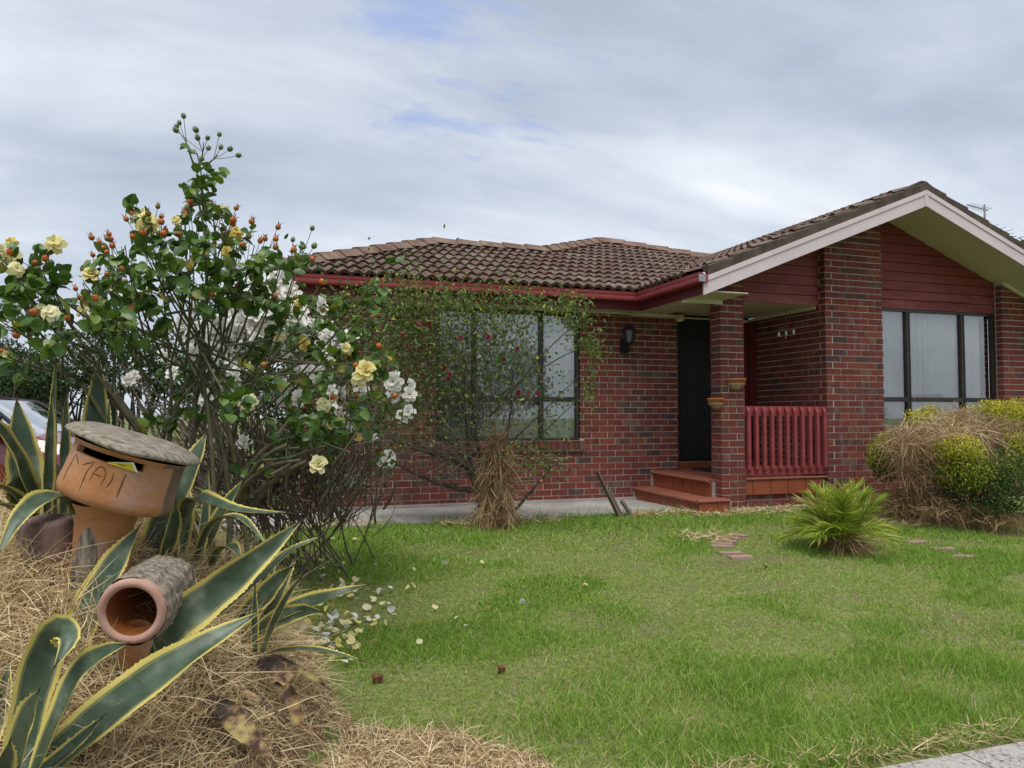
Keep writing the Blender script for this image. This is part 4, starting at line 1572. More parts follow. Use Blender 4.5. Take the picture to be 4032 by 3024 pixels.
# hollow log pipe for newspapers
Q0, Q1 = Vector(P(283, 1322, 2.78)), Vector(P(366, 1255, 3.17))
T = Thing('newspaper_pipe', 'hollow log-shaped clay pipe for newspapers with a pinkish rim', 'pipe', hit(285, 1420))
dax = (Q1 - Q0).normalized()
MW = Matrix.Translation(Q0) @ dax.to_track_quat('Z', 'Y').to_matrix().to_4x4()
Lp = (Q1 - Q0).length
mb = MB()
mb.lathe([(.122, .012)] + [(.127 - .006 * q, .03 + (Lp - .09) * q) for q in np.linspace(0, 1, 22)] + [(.115, Lp - .03), (.09, Lp - .004), (.0, Lp)], 80, MW)
wob(mb, .004, 26)
for v in mb.v:
    q = np.array([MW.inverted() @ Vector(p) for p in v])
    h = np.hypot(q[:, 0], q[:, 1]) + 1e-6
    an = np.arctan2(q[:, 1], q[:, 0])
    b_ = (vnoise(an * 9, q[:, 2] * 14, 1.0) - .5) * .010 + (vnoise(an * 20, q[:, 2] * 45, 1.0) - .5) * .007
    q[:, :2] *= (1 + b_ / h * (h > .1))[:, None]
    v[:] = np.array([MW @ Vector(p) for p in q])
T.part(mb, 'log_shell', M['logbark'])
mb = MB()
mb.lathe([(.121, .025), (.120, .005), (.113, -.008), (.098, -.008), (.089, .004)], 36, MW)
T.part(mb, 'rim', M['clayrim'])
mb = MB()
mb.lathe([(.089, .004), (.086, .04), (.086, Lp - .06), (.0, Lp - .05)], 36, MW)
T.part(mb, 'bore', M['clayin'])
mb = MB()
g0 = Q0 + dax * .05 + Vector((0, 0, -.09))
g1 = Vector(hit(275, 1440)) + Vector((0, .0, -.08))
mb.tube([tuple(g0), tuple(g0.lerp(g1, .5) + Vector((.01, 0, 0))), tuple(g1)], [.06, .05, .065], 14)
T.part(mb, 'foot', M['clay'])

# clay stump
SB = P(107, 1195, 3.3)
T = Thing('log_stump', 'short purplish brown log stump in the straw left of the letterbox', 'stump', SB)
mw = Matrix.Translation(SB) @ Matrix.Rotation(math.radians(-8), 4, Vector(F3)) @ Matrix.Rotation(math.radians(6), 4, Vector(R3))
mb = MB()
mb.lathe([(.0, .150), (.085, .152), (.100, .147), (.105, .13), (.108, 0), (.112, -.2), (.112, -.3)], 28, mw)
wob(mb, .005, 24)
T.part(mb, 'bark', M['stump'])
mb = MB()
aa = -math.pi / 2 - YAW
rows = [[tuple(mw @ Vector(((.1095 + .004 * math.cos(j)) * math.cos(aa - .12 + .42 * j / 3 * math.sin(math.pi * (i + .6) / 7.2)), (.1095 + .004 * math.cos(j)) * math.sin(aa - .12 + .42 * j / 3 * math.sin(math.pi * (i + .6) / 7.2)), .10 - .20 * i / 6))) for j in range(-3, 4)] for i in range(7)]
mb.add(np.array(rows).reshape(-1, 3), [(i * 7 + k, i * 7 + k + 1, (i + 1) * 7 + k + 1, (i + 1) * 7 + k) for i in range(6) for k in range(6)], 0, .5, True)
T.part(mb, 'knot', M['logbark'])

# ------------------------------------------------------------------ agaves
def catmull(p, n):
    p = [np.asarray(q, float) for q in p]
    p = [2 * p[0] - p[1]] + p + [2 * p[-1] - p[-2]]
    o_ = []
    k = len(p) - 3
    for t_ in np.linspace(0, k - 1e-6, n):
        i = int(t_)
        u = t_ - i
        a, b, c, d_ = p[i:i + 4]
        o_.append(.5 * (2 * b + (c - a) * u + (2 * a - 5 * b + 4 * c - d_) * u * u + (3 * b - a - 3 * c + d_) * u ** 3))
    return np.array(o_)


def agave_leaf(T, pts, width, face=None, chan=0.32, mat_='agave', tipspine=True, twist=0.0, stub=False, name='leaf'):
    """pts: (px, py, depth) along the midrib; width in metres"""
    c = catmull([P(*q) for q in pts], 22)
    tg = np.gradient(c, axis=0)
    tg /= np.linalg.norm(tg, axis=1)[:, None]
    face = np.array(face if face is not None else (-.15, -.75, .65), float)
    t_ = np.linspace(0, 1, 22)
    prof = np.where(t_ < .42, .74 + .26 * np.sin(np.pi / 2 * t_ / .42), np.clip(1 - ((t_ - .42) / .58) ** 1.75, 0, 1))
    if stub:
        prof = .8 + .2 * np.sin(np.pi * t_)
    wv = width * .56 * prof + .0015
    ss = np.array([-1, -.9, -.72, -.45, 0, .45, .72, .9, 1])
    V = []
    ph = random.random() * 6
    nn = []
    for i in range(22):
        n_ = face - tg[i] * (face @ tg[i])
        n_ /= np.linalg.norm(n_) + 1e-9
        s_ = np.cross(tg[i], n_)
        a = twist * (t_[i] - .3)
        n_, s_ = n_ * math.cos(a) + s_ * math.sin(a), s_ * math.cos(a) - n_ * math.sin(a)
        nn.append(n_)
        rip = 1 + .035 * math.sin(t_[i] * 26 + ph)
        ch = chan * (1 - .3 * t_[i])
        V.append([c[i] + s_ * q * wv[i] * rip + n_ * (q * q * ch * wv[i] * (1.0 + .5 * t_[i]) + .05 * wv[i] * math.sin(q * 5 + t_[i] * 14 + ph)) for q in ss])
    V = np.array(V)
    m_ = MB()
    k = len(ss)
    m_.add(V.reshape(-1, 3), [(i * k + j, i * k + j + 1, (i + 1) * k + j + 1, (i + 1) * k + j) for i in range(21) for j in range(k - 1)], 0, np.tile((ss + 1) / 2, 22), True)
    # thickness: a second skin below, meeting at the margins
    V2 = V.copy()
    for i in range(22):
        V2[i] -= np.outer((1 - ss ** 2) * wv[i] * .16 + 1e-4, nn[i])
    m_.add(V2.reshape(-1, 3), [(i * k + j, (i + 1) * k + j, (i + 1) * k + j + 1, i * k + j + 1) for i in range(21) for j in range(k - 1)], 0, np.tile((ss + 1) / 2, 22), True)
    if mat_ == 'agave':
        L = np.linalg.norm(np.diff(c, axis=0), axis=1).sum()
        nt = int(L / .034)
        for sgn, col in ((-1, 0), (1, k - 1)):
            for q in np.linspace(.08, .86, nt):
                q += random.uniform(-.012, .012)
                i = min(20, int(q * 21))
                u = q * 21 - i
                a = V[i, col] * (1 - u) + V[i + 1, col] * u
                o_ = (V[i, col] - V[i, col - sgn])
                o_ /= np.linalg.norm(o_) + 1e-9
                h = random.uniform(.003, .006)
                m_.add([a - tg[i] * .009 - o_ * .002, a + tg[i] * .007 - o_ * .002, a + o_ * h + tg[i] * .004], [(0, 1, 2)], 0, 1.0)
                m_.add([a + o_ * h * .55 + tg[i] * .001, a + o_ * h * .55 + tg[i] * .005, a + o_ * (h + .003) + tg[i] * .005], [(0, 1, 2)], 1, 1.0)
        if tipspine:
            m_.tube([c[-2], c[-1], c[-1] + tg[-1] * .022], [.0035, .003, .0004], 5, 1)
    T.part(m_, name, [M[mat_], M['spine']])


W_ = lambda px, d: px / 1661 * d
back = Thing('agave', 'upright blue-green agave with yellow margins behind and left of the letterbox', 'agave', hit(110, 1085), 'variegated agaves on the straw mound')
for pts, w, fc in (
        ([(60, 1110, 3.7), (52, 1000, 3.72), (36, 862, 3.75)], W_(63, 3.7), (.3, -.95, .15)),
        ([(120, 1120, 3.6), (117, 960, 3.58), (121, 778, 3.55)], W_(38, 3.6), (-.75, -.6, .2)),
        ([(100, 1115, 3.5), (104, 980, 3.5), (112, 850, 3.5)], W_(26, 3.6), (.8, -.5, .2)),
        ([(136, 1110, 3.65), (138, 980, 3.66), (144, 846, 3.68)], W_(24, 3.6), (.7, -.6, .2)),
        ([(150, 1115, 3.75), (143, 990, 3.8), (132, 870, 3.85)], W_(22, 3.7), (.8, -.6, .2)),
        ([(200, 1090, 3.85), (206, 930, 3.86), (215, 774, 3.88)], W_(52, 3.8), (.15, -.95, .2)),
        ([(238, 1090, 3.9), (241, 930, 3.92), (243, 815, 3.95)], W_(22, 3.9), (.6, -.8, .1)),
        ([(226, 1090, 3.75), (232, 960, 3.75), (236, 865, 3.8)], W_(14, 3.8), (.6, -.8, .1)),
        ([(300, 1090, 4.0), (300, 960, 4.02), (296, 885, 4.05)], W_(14, 4.0), (.4, -.8, .1)),
        ([(85, 1100, 3.5), (45, 1010, 3.35), (8, 940, 3.2), (-30, 900, 3.1)], W_(46, 3.4), (.5, -.6, .6)),
        ([(75, 1120, 3.5), (20, 1060, 3.35), (-40, 1040, 3.2)], W_(44, 3.4), (.1, -.3, .95)),
        ([(70, 1130, 3.5), (15, 1092, 3.3), (-40, 1085, 3.2)], W_(34, 3.4), (.1, -.2, .95)),
        ([(172, 1120, 3.55), (140, 1076, 3.42), (92, 1078, 3.25), (40, 1122, 3.1), (-8, 1205, 2.98)], W_(47, 3.3), (.1, -.45, .9))):
    agave_leaf(back, pts, w, fc)
agave_leaf(back, [(62, 1105, 3.6), (45, 1068, 3.5), (28, 1040, 3.45)], W_(58, 3.5), (.3, -.8, .4), stub=True, tipspine=False)
right = Thing('agave', 'arching agave with yellow margins behind the letterbox on its right', 'agave', hit(400, 1190), 'variegated agaves on the straw mound')
for pts, w, fc in (
        ([(296, 1262, 3.5), (352, 1130, 3.6), (412, 1010, 3.68), (446, 935, 3.75)], W_(56, 3.6), (-.35, -.8, .3)),
        ([(388, 1215, 3.65), (398, 1130, 3.6), (416, 1078, 3.5), (446, 1080, 3.4), (520, 1103, 3.3), (628, 1109, 3.2)], W_(42, 3.5), (-.1, -.3, .95)),
        ([(380, 1205, 3.7), (392, 1110, 3.75), (402, 1040, 3.85)], W_(48, 3.7), (.1, -.9, .3)),
        ([(440, 1200, 3.8), (478, 1110, 3.85), (527, 1034, 3.9)], W_(30, 3.8), (-.4, -.6, .5)),
        ([(430, 1205, 3.75), (440, 1130, 3.78), (450, 1010, 3.85)], W_(20, 3.8), (.5, -.7, .3)),
        ([(420, 1215, 3.7), (460, 1130, 3.6), (520, 1120, 3.5), (580, 1182, 3.45)], W_(24, 3.6), (0, -.2, 1)),
        ([(455, 1225, 3.7), (472, 1190, 3.6), (500, 1180, 3.5), (522, 1205, 3.45)], W_(30, 3.6), (0, -.4, 1)),
        ([(350, 1220, 3.55), (372, 1140, 3.5), (380, 1085, 3.48)], W_(30, 3.6), (.5, -.8, .3))):
    agave_leaf(right, pts, w, fc)
mid = Thing('agave', 'broad-leaved agave spreading out from under the newspaper pipe', 'agave', hit(280, 1440), 'variegated agaves on the straw mound')
for pts, w, fc in (
        ([(128, 1470, 2.86), (190, 1330, 3.0), (252, 1215, 3.1), (300, 1138, 3.15)], W_(72, 3.0), (-.3, -.75, .55)),
        ([(292, 1432, 2.9), (400, 1330, 2.98), (520, 1235, 3.08), (652, 1124, 3.2)], W_(74, 3.0), (.35, -.85, .25)),
        ([(470, 1330, 3.1), (570, 1240, 3.15), (625, 1190, 3.2), (696, 1157, 3.25)], W_(16, 3.1), (0, -.5, .8)),
        ([(250, 1470, 2.85), (280, 1440, 2.9), (330, 1400, 3.0)], W_(40, 2.9), (.2, -.6, .7))):
    agave_leaf(mid, pts, w, fc)
front = Thing('agave', 'big foreground agave with long leaves leaning to the right', 'agave', hit(60, 1640), 'variegated agaves on the straw mound')
for pts, w, fc, tw in (
        ([(60, 1690, 2.5), (210, 1560, 2.6), (390, 1425, 2.72), (562, 1322, 2.85)], W_(86, 2.68), (-.35, -.7, .62), 0),
        ([(35, 1690, 2.45), (62, 1540, 2.5), (95, 1420, 2.52), (128, 1362, 2.5), (150, 1380, 2.44), (118, 1440, 2.38)], W_(70, 2.45), (.15, -.9, .35), .3),
        ([(65, 1700, 2.42), (120, 1560, 2.44), (170, 1455, 2.46), (220, 1412, 2.44), (275, 1390, 2.4)], W_(56, 2.45), (-.55, -.5, .6), .5),
        ([(20, 1720, 2.3), (40, 1620, 2.28), (66, 1540, 2.25), (84, 1492, 2.22)], W_(64, 2.3), (-.5, -.7, .4), .2),
        ([(-30, 1720, 2.3), (0, 1660, 2.25), (22, 1600, 2.2)], W_(50, 2.3), (.5, -.7, .4), 0),
        ([(-20, 1600, 2.5), (0, 1520, 2.6), (20, 1430, 2.7)], W_(36, 2.5), (.6, -.7, .3), 0),
        ([(60, 1690, 2.45), (160, 1610, 2.5), (220, 1550, 2.55)], W_(30, 2.5), (-.2, -.6, .75), 0)):
    agave_leaf(front, pts, w, fc, twist=tw)
side = Thing('agave', 'small-leaved agave at the right foot of the straw mound beside the lawn', 'agave', hit(560, 1395), 'variegated agaves on the straw mound')
for pts, w, fc in (
        ([(553, 1370, 3.4), (620, 1322, 3.35), (700, 1292, 3.3), (797, 1263, 3.22)], W_(42, 3.3), (-.1, -.6, .8)),
        ([(548, 1372, 3.38), (600, 1338, 3.32), (650, 1322, 3.28), (694, 1321, 3.22)], W_(36, 3.3), (-.05, -.9, .4)),
        ([(566, 1410, 3.3), (592, 1345, 3.25), (620, 1290, 3.22), (650, 1246, 3.2)], W_(17, 3.3), (-.5, -.7, .4)),
        ([(500, 1362, 3.5), (560, 1300, 3.5), (600, 1255, 3.5), (634, 1222, 3.48)], W_(42, 3.5), (-.2, -.8, .5)),
        ([(551, 1410, 3.35), (549, 1340, 3.35), (551, 1265, 3.35)], W_(15, 3.3), (.4, -.9, .2)),
        ([(580, 1408, 3.35), (640, 1402, 3.3), (710, 1408, 3.27), (784, 1428, 3.25)], W_(17, 3.3), (0, -.25, 1)),
        ([(520, 1400, 3.4), (505, 1400, 3.3), (508, 1412, 3.25)], W_(22, 3.3), (0, -.4, .9)),
        ([(540, 1380, 3.45), (575, 1330, 3.5), (612, 1260, 3.55), (640, 1205, 3.6)], W_(20, 3.5), (.3, -.8, .4)),
        ([(585, 1240, 3.6), (597, 1190, 3.65), (603, 1140, 3.7)], W_(11, 3.6), (.5, -.8, .3)),
        ([(568, 1270, 3.6), (580, 1200, 3.6), (588, 1150, 3.65)], W_(12, 3.6), (-.3, -.8, .3))):
    agave_leaf(side, pts, w, fc)
for lab, pts, w, fc in (
        ('yellowing agave leaf stub lying at the right foot of the mound', [(552, 1436, 3.22), (585, 1444, 3.2), (624, 1472, 3.18)], W_(36, 3.2), (0, -.6, .8)),
        ('rotten brown agave leaf hanging below the yellow stub', [(600, 1470, 3.18), (632, 1510, 3.14), (648, 1568, 3.1)], W_(26, 3.1), (-.4, -.7, .5)),
        ('blackened pointed agave leaf lying towards the lawn', [(585, 1416, 3.3), (650, 1450, 3.3), (724, 1497, 3.34)], W_(17, 3.3), (0, -.4, 1)),
        ('large rotting agave leaf with a black curled tip in the front straw', [(405, 1520, 2.98), (478, 1540, 2.96), (535, 1590, 2.92), (592, 1648, 2.86)], W_(50, 3.0), (0, -.5, .9)),
        ('thin pale green leaf lying across the front straw', [(505, 1480, 3.05), (560, 1512, 3.02), (640, 1570, 3.0)], W_(9, 3.0), (0, -.4, 1))):
    T = Thing('fallen_agave_leaf', lab, 'dead leaf', P(*pts[1]))
    agave_leaf(T, pts, w, fc, mat_='deadagave', tipspine=False, stub='stub' in lab, name='blade')
# ------------------------------------------------------------------ rose flowers, hips and leaves (shared meshes)
def flowermesh(name, mats, rings, R_, cup, seed, frill=0.0):
    rg = np.random.default_rng(seed)
    mb = MB()
    for ri, (n_, rad, lift, el) in enumerate(rings):
        for k in range(n_):
            a = 2 * math.pi * (k + .5 * (ri % 2)) / n_ + rg.normal() * .15
            L, w = R_ * rad * rg.uniform(.9, 1.1), R_ * rad * 2.1 / n_ * 2.2
            e0 = el + rg.normal() * .15
            V = []
            for i, q in enumerate((0, .35, .7, 1.0)):
                e = e0 - cup * q * 1.2 * (.6 if ri else 1.2)
                rr = L * q * math.cos(e0) + .1 * R_
                zz = lift * R_ + L * q * math.sin(e0) - cup * L * q * q * .5
                hw = w * .5 * (.35, .85, 1.0, .62)[i]
                for j in (-1, 0, 1):
                    z2 = zz + abs(j) * hw * .3 + rg.normal() * frill * R_
                    V.append((rr * math.cos(a) - j * hw * math.sin(a), rr * math.sin(a) + j * hw * math.cos(a), z2))
            mb.add(V, [(i * 3 + j, i * 3 + j + 1, i * 3 + j + 4, i * 3 + j + 3) for i in range(3) for j in range(2)], 0, .5, True)
    mb.lathe([(0, -.45 * R_), (.12 * R_, -.38 * R_), (.16 * R_, -.2 * R_), (.05 * R_, .0)], 7, None, 1)
    return mb.mesh(name, mats)


M['sepalgreen'] = simple('green_sepal', (0.06, 0.11, 0.03), (0.11, 0.17, 0.05), 20, 0.7)
full = [(6, 1.0, 0, .25), (6, .82, .06, .6), (5, .6, .12, .95), (4, .4, .18, 1.25)]
YF = [flowermesh('yellow_rose', [M['yellowpetal'], M['sepalgreen']], full, .058, .45, 3, .03), flowermesh('yellow_rose', [M['yellowpetal'], M['sepalgreen']], [(5, 1.0, 0, -.35), (4, .9, .03, .1), (3, .6, .1, .9)], .060, .8, 4, .06),
      flowermesh('yellow_rose', [M['yellowpetal'], M['sepalgreen']], [(4, .9, 0, 1.1), (4, .7, .0, 1.35)], .045, .1, 5, .02)]
WF = [flowermesh('white_rose', [M['whitepetal'], M['sepalgreen']], full, .054, .4, 6, .03), flowermesh('white_rose', [M['whitepetal'], M['sepalgreen']], [(6, 1.0, 0, .1), (6, .85, .05, .4), (5, .6, .1, .8)], .056, .3, 7, .04),
      flowermesh('white_rose', [M['whitepetal'], M['sepalgreen']], [(7, 1.0, 0, .35), (6, .8, .07, .75), (6, .6, .15, 1.0), (5, .4, .2, 1.2)], .050, .5, 8, .03)]
RF = [flowermesh('crimson_rose', [M['redpetal'], M['sepalgreen']], [(6, 1.0, 0, .25), (5, .75, .06, .7), (4, .5, .12, 1.0)], .050, .4, 9, .05)]


def hipmesh(green):
    mb = MB()
    mb.lathe([(0, -.013), (.008, -.011), (.0125, -.003), (.0125, .004), (.008, .011), (.005, .0125), (0, .012)], 9)
    for k in range(5):
        a = k * 1.257
        c, s_ = math.cos(a), math.sin(a)
        mb.add([(.004 * c - .003 * s_, .004 * s_ + .003 * c, .011), (.004 * c + .003 * s_, .004 * s_ - .003 * c, .011), (.018 * c, .018 * s_, .026 if not green else .016)], [(0, 1, 2)], 1)
    return mb.mesh('rose_hip', [M['greenhip' if green else 'hip'], M['sepal' if not green else 'sepalgreen']])


HIP, GHIP = hipmesh(0), hipmesh(1)


def bigleaf(seed):
    rg = np.random.default_rng(seed)
    n_ = 7
    V, ss = [], np.linspace(-1, 1, 5)
    bend = rg.uniform(.25, .8)
    for i in range(n_):
        t_ = i / (n_ - 1)
        w = .5 * (math.sin(math.pi * min(1, t_ ** .72 * .985 + .015))) ** .62 * .82
        for q in ss:
            V.append((q * w + .02 * rg.normal() * (abs(q) == 1), t_ - .12 * bend * t_ * t_, .22 * abs(q) * w - bend * .35 * t_ * t_ + .02 * rg.normal()))
    mb = MB()
    mb.add(V, [(i * 5 + j, i * 5 + j + 1, i * 5 + j + 6, i * 5 + j + 5) for i in range(n_ - 1) for j in range(4)], 0, .5, True)
    return mb


BL = [bigleaf(20 + k) for k in range(5)]
BLM = [b.mesh('leaf', M['roseleaf']) for b in BL]
LEAFSTUFF = leafmat('rose_leaf_mass', [(0.0, (0.038, 0.090, 0.016)), (0.45, (0.080, 0.165, 0.024)), (0.75, (0.15, 0.245, 0.040)), (0.92, (0.22, 0.26, 0.05)), (1.0, (0.38, 0.29, 0.05))], 0.38, 0.25, 'tint', 0.5, 9.0)


def frame(d, up):
    """rotation whose Y is d and whose Z leans to up"""
    d = Vector(d).normalized()
    z = Vector(up) - d * Vector(up).dot(d)
    z.normalize()
    x = d.cross(z)
    return Matrix(((x.x, d.x, z.x), (x.y, d.y, z.y), (x.z, d.z, z.z))).to_4x4()


# ---- the yellow climbing rose
YB = hit(300, 1130)
YB = np.array([-0.15, 4.35, float(terr(-0.15, 4.35))])
YR = Thing('yellow_rose_bush', 'tall leggy yellow rose bush with orange hips behind the letterbox', 'rose bush', YB)
SPR = [  # px, py, depth, leaves, hips, flowers, green hips
    (5, 560, 3.6, 5, 1, 1, 0), (35, 600, 3.7, 6, 0, 1, 0), (62, 572, 3.7, 6, 1, 0, 0), (92, 585, 3.7, 6, 1, 0, 2), (20, 650, 3.6, 7, 1, 0, 0), (66, 650, 3.7, 7, 0, 0, 0), (104, 640, 3.75, 7, 1, 0, 0),
    (12, 700, 3.6, 6, 2, 1, 0), (92, 690, 3.8, 6, 2, 0, 0), (132, 700, 3.8, 5, 2, 1, 0), (18, 770, 3.5, 6, 3, 1, 0), (110, 605, 3.75, 5, 0, 0, 1), (60, 735, 3.7, 5, 0, 0, 0), (30, 560, 3.7, 5, 0, 1, 0),
    (235, 540, 4.0, 5, 3, 0, 0), (255, 565, 4.0, 6, 3, 0, 0), (290, 475, 4.05, 4, 3, 1, 0), (320, 478, 4.1, 4, 2, 1, 0), (345, 510, 4.1, 6, 2, 0, 0), (300, 520, 4.0, 6, 3, 0, 0), (270, 530, 4.0, 6, 3, 0, 0), (390, 480, 4.1, 5, 3, 1, 0), (430, 465, 4.1, 4, 4, 0, 0),
    (462, 470, 4.15, 4, 4, 1, 0), (490, 488, 4.1, 4, 4, 0, 0), (410, 520, 4.0, 7, 2, 0, 0), (445, 530, 4.0, 7, 1, 1, 0), (480, 540, 4.05, 6, 2, 1, 0), (375, 545, 4.0, 7, 1, 0, 0), (340, 555, 4.0, 7, 0, 0, 0), (420, 560, 3.95, 8, 0, 0, 0),
    (520, 520, 4.1, 5, 4, 1, 0), (550, 530, 4.15, 5, 3, 0, 0), (580, 540, 4.2, 5, 3, 0, 0), (530, 565, 4.1, 7, 1, 0, 0), (560, 590, 4.15, 8, 1, 0, 0), (500, 580, 4.0, 7, 0, 0, 0), (460, 590, 3.95, 7, 0, 0, 0), (380, 590, 3.95, 6, 1, 0, 0),
    (205, 595, 3.95, 4, 0, 1, 0), (240, 610, 3.95, 7, 1, 0, 0), (285, 600, 3.95, 7, 1, 0, 0), (320, 620, 3.9, 6, 0, 0, 0), (265, 650, 3.9, 7, 0, 0, 0), (215, 640, 3.9, 6, 2, 0, 0), (180, 610, 3.9, 4, 1, 0, 0), (330, 660, 3.9, 5, 0, 0, 0), (195, 660, 3.85, 6, 1, 0, 0),
    (160, 655, 3.85, 3, 3, 1, 0), (230, 700, 3.9, 7, 0, 1, 0), (290, 690, 3.9, 4, 1, 0, 0), (495, 630, 4.0, 6, 0, 1, 0), (540, 640, 4.1, 5, 1, 0, 0), (445, 640, 4.0, 4, 1, 0, 0),
    (650, 540, 4.3, 4, 0, 0, 5), (640, 590, 4.3, 6, 1, 0, 0), (610, 560, 4.2, 5, 1, 0, 0), (600, 620, 4.2, 6, 0, 0, 0), (630, 650, 4.3, 5, 2, 1, 0), (685, 625, 4.3, 3, 1, 0, 0), (828, 572, 4.5, 4, 0, 0, 1), (830, 620, 4.5, 5, 0, 0, 0), (805, 640, 4.5, 4, 0, 0, 0),
    (800, 690, 4.45, 6, 2, 0, 0), (745, 690, 4.4, 4, 3, 0, 0), (715, 700, 4.4, 4, 2, 0, 0), (640, 700, 4.3, 5, 2, 0, 0), (590, 720, 4.2, 5, 1, 1, 0), (660, 750, 4.3, 4, 0, 2, 0), (830, 770, 4.45, 6, 1, 0, 0), (790, 790, 4.4, 6, 1, 1, 0), (750, 765, 4.4, 5, 0, 1, 0),
    (700, 800, 4.3, 6, 1, 1, 0), (640, 810, 4.25, 5, 1, 0, 0), (720, 865, 4.25, 6, 1, 1, 0), (665, 845, 4.2, 6, 1, 0, 0), (760, 880, 4.3, 6, 2, 0, 0), (800, 870, 4.35, 5, 1, 0, 0), (620, 890, 4.1, 5, 2, 1, 0), (690, 920, 4.1, 6, 0, 0, 0), (700, 960, 4.0, 6, 0, 1, 0),
    (640, 940, 4.1, 4, 1, 0, 0), (555, 1015, 3.9, 3, 1, 1, 0), (525, 870, 4.0, 6, 0, 1, 0), (490, 860, 4.0, 5, 0, 0, 0), (395, 895, 3.95, 6, 0, 0, 0), (345, 900, 3.95, 4, 0, 0, 0), (560, 820, 4.1, 4, 1, 0, 0), (530, 795, 4.1, 4, 0, 1, 0), (610, 960, 4.1, 4, 0, 0, 0), (715, 920, 4.1, 5, 0, 0, 0),
    (425, 400, 4.15, 6, 0, 0, 0), (440, 375, 4.15, 3, 0, 0, 0), (405, 425, 4.15, 5, 0, 0, 0), (400, 297, 4.2, 0, 0, 0, 3), (440, 308, 4.2, 0, 0, 0, 4), (470, 335, 4.2, 0, 0, 0, 4), (435, 345, 4.2, 2, 0, 0, 2), (450, 450, 4.15, 4, 0, 1, 0)]
canes, leafjobs, nflow, nhip = MB(), [], 0, 0
hub = P(430, 790, 4.15)
hub2 = P(190, 800, 3.9)
hub3 = P(650, 980, 4.0)
top_ = P(430, 440, 4.15)
for k, q in enumerate((hub, hub2, hub3)):
    for r_ in range(5):
        e = q + RNG.normal(size=3) * .06
        b = YB + np.array([RNG.normal() * .12, RNG.normal() * .1, -.05])
        if k == 2:
            b = P(520, 1110, 4.1) + RNG.normal(size=3) * .05
        canes.tube(bez(b, b * .5 + e * .5 + np.array([RNG.normal() * .12, RNG.normal() * .08, .10]), e, 8), np.linspace(.017, .011, 8) * random.uniform(.7, 1.1), 7)
canes.tube(bez(hub, hub * .4 + top_ * .6 + np.array([.08, 0, 0]), top_, 8), np.linspace(.011, .006, 8), 6)
tall = P(425, 330, 4.2)
canes.tube(bez(top_, P(445, 400, 4.2), tall, 8), np.linspace(.006, .0035, 8), 5)
for (px, py, dp, nl, nh, nf, ng) in SPR:
    dp = dp + RNG.normal() * .22
    e = P(px, py, dp)
    if py < 350 and px > 380 and px < 500:
        st = P(425, 372, dp)
    elif px < 150:
        st = hub2 + RNG.normal(size=3) * .09
    elif py > 830 and px > 500:
        st = hub3 + RNG.normal(size=3) * .10
    elif px > 590:
        st = hub * .5 + P(600, 880, 4.2) * .5 + RNG.normal(size=3) * .12
    elif py < 465 and 380 < px < 470:
        st = top_
    else:
        st = hub * .65 + hub2 * .35 * (px < 300) + hub * .35 * (px >= 300) + RNG.normal(size=3) * .10
    mid_ = st * .45 + e * .55 + np.array([(e[0] - st[0]) * .12, RNG.normal() * .06, -.02 + RNG.normal() * .03])
    path_ = bez(st, mid_, e, 9)
    canes.tube(path_, np.linspace(.0075, .0026, 9), 5)
    dirn = path_[-1] - path_[-4]
    dirn /= np.linalg.norm(dirn)
    for i in range(int(nl * 1.2 + .5)):
        q = path_[-1 - int(abs(RNG.normal()) * 1.6) % 4] + RNG.normal(size=3) * .012
        d_ = RNG.normal(size=3) * .8 + dirn * .3 + np.array([0, -.15, -.25])
        d_ /= np.linalg.norm(d_)
        for j in range(random.choice((2, 3, 3))):
            dj = d_ + RNG.normal(size=3) * .55
            pj = q + d_ * (.03 + .028 * j)
            leafjobs.append((pj, dj, np.array([0, -.25, .8]) + RNG.normal(size=3) * .5, random.uniform(.048, .082), 1 / dp ** 2))
        canes.tube([q, q + d_ * .09], .0017, 4)
    for i in range(nh + ng):
        p = e + np.array([RNG.normal() * .055, RNG.normal() * .05, abs(RNG.normal()) * .045 + .01])
        canes.tube(bez(path_[-3], (path_[-3] + p) / 2 + np.array([0, 0, -.01]), p, 4), .0018, 4)
        d_ = (p - path_[-3]) / np.linalg.norm(p - path_[-3]) + RNG.normal(size=3) * .2
        g_ = i >= nh
        o = obj('green_hip' if g_ else 'rose_hip', GHIP if g_ else HIP, YR.root, tint=float(min(1, max(0, random.gauss(.6, .3)))))
        o.matrix_local = Matrix.Translation(Vector(p - YB)) @ Vector(d_).to_track_quat('Z', 'Y').to_matrix().to_4x4() @ Matrix.Scale(random.uniform(1.0, 1.35), 4)
        nhip += 1
    for i in range(nf):
        p = e + np.array([RNG.normal() * .03, -.03 + RNG.normal() * .03, .02 + RNG.normal() * .025])
        canes.tube([path_[-2], p], .002, 4)
        d_ = np.array([RNG.normal() * .5, -.75, .35 + RNG.normal() * .4])
        o = obj('flower', YF[random.choice((0, 0, 1, 1, 2))], YR.root, tint=random.uniform(.15, 1))
        o.matrix_local = Matrix.Translation(Vector(p - YB)) @ Vector(d_).to_track_quat('Z', 'Y').to_matrix().to_4x4() @ Matrix.Scale(random.uniform(.42, .7), 4)
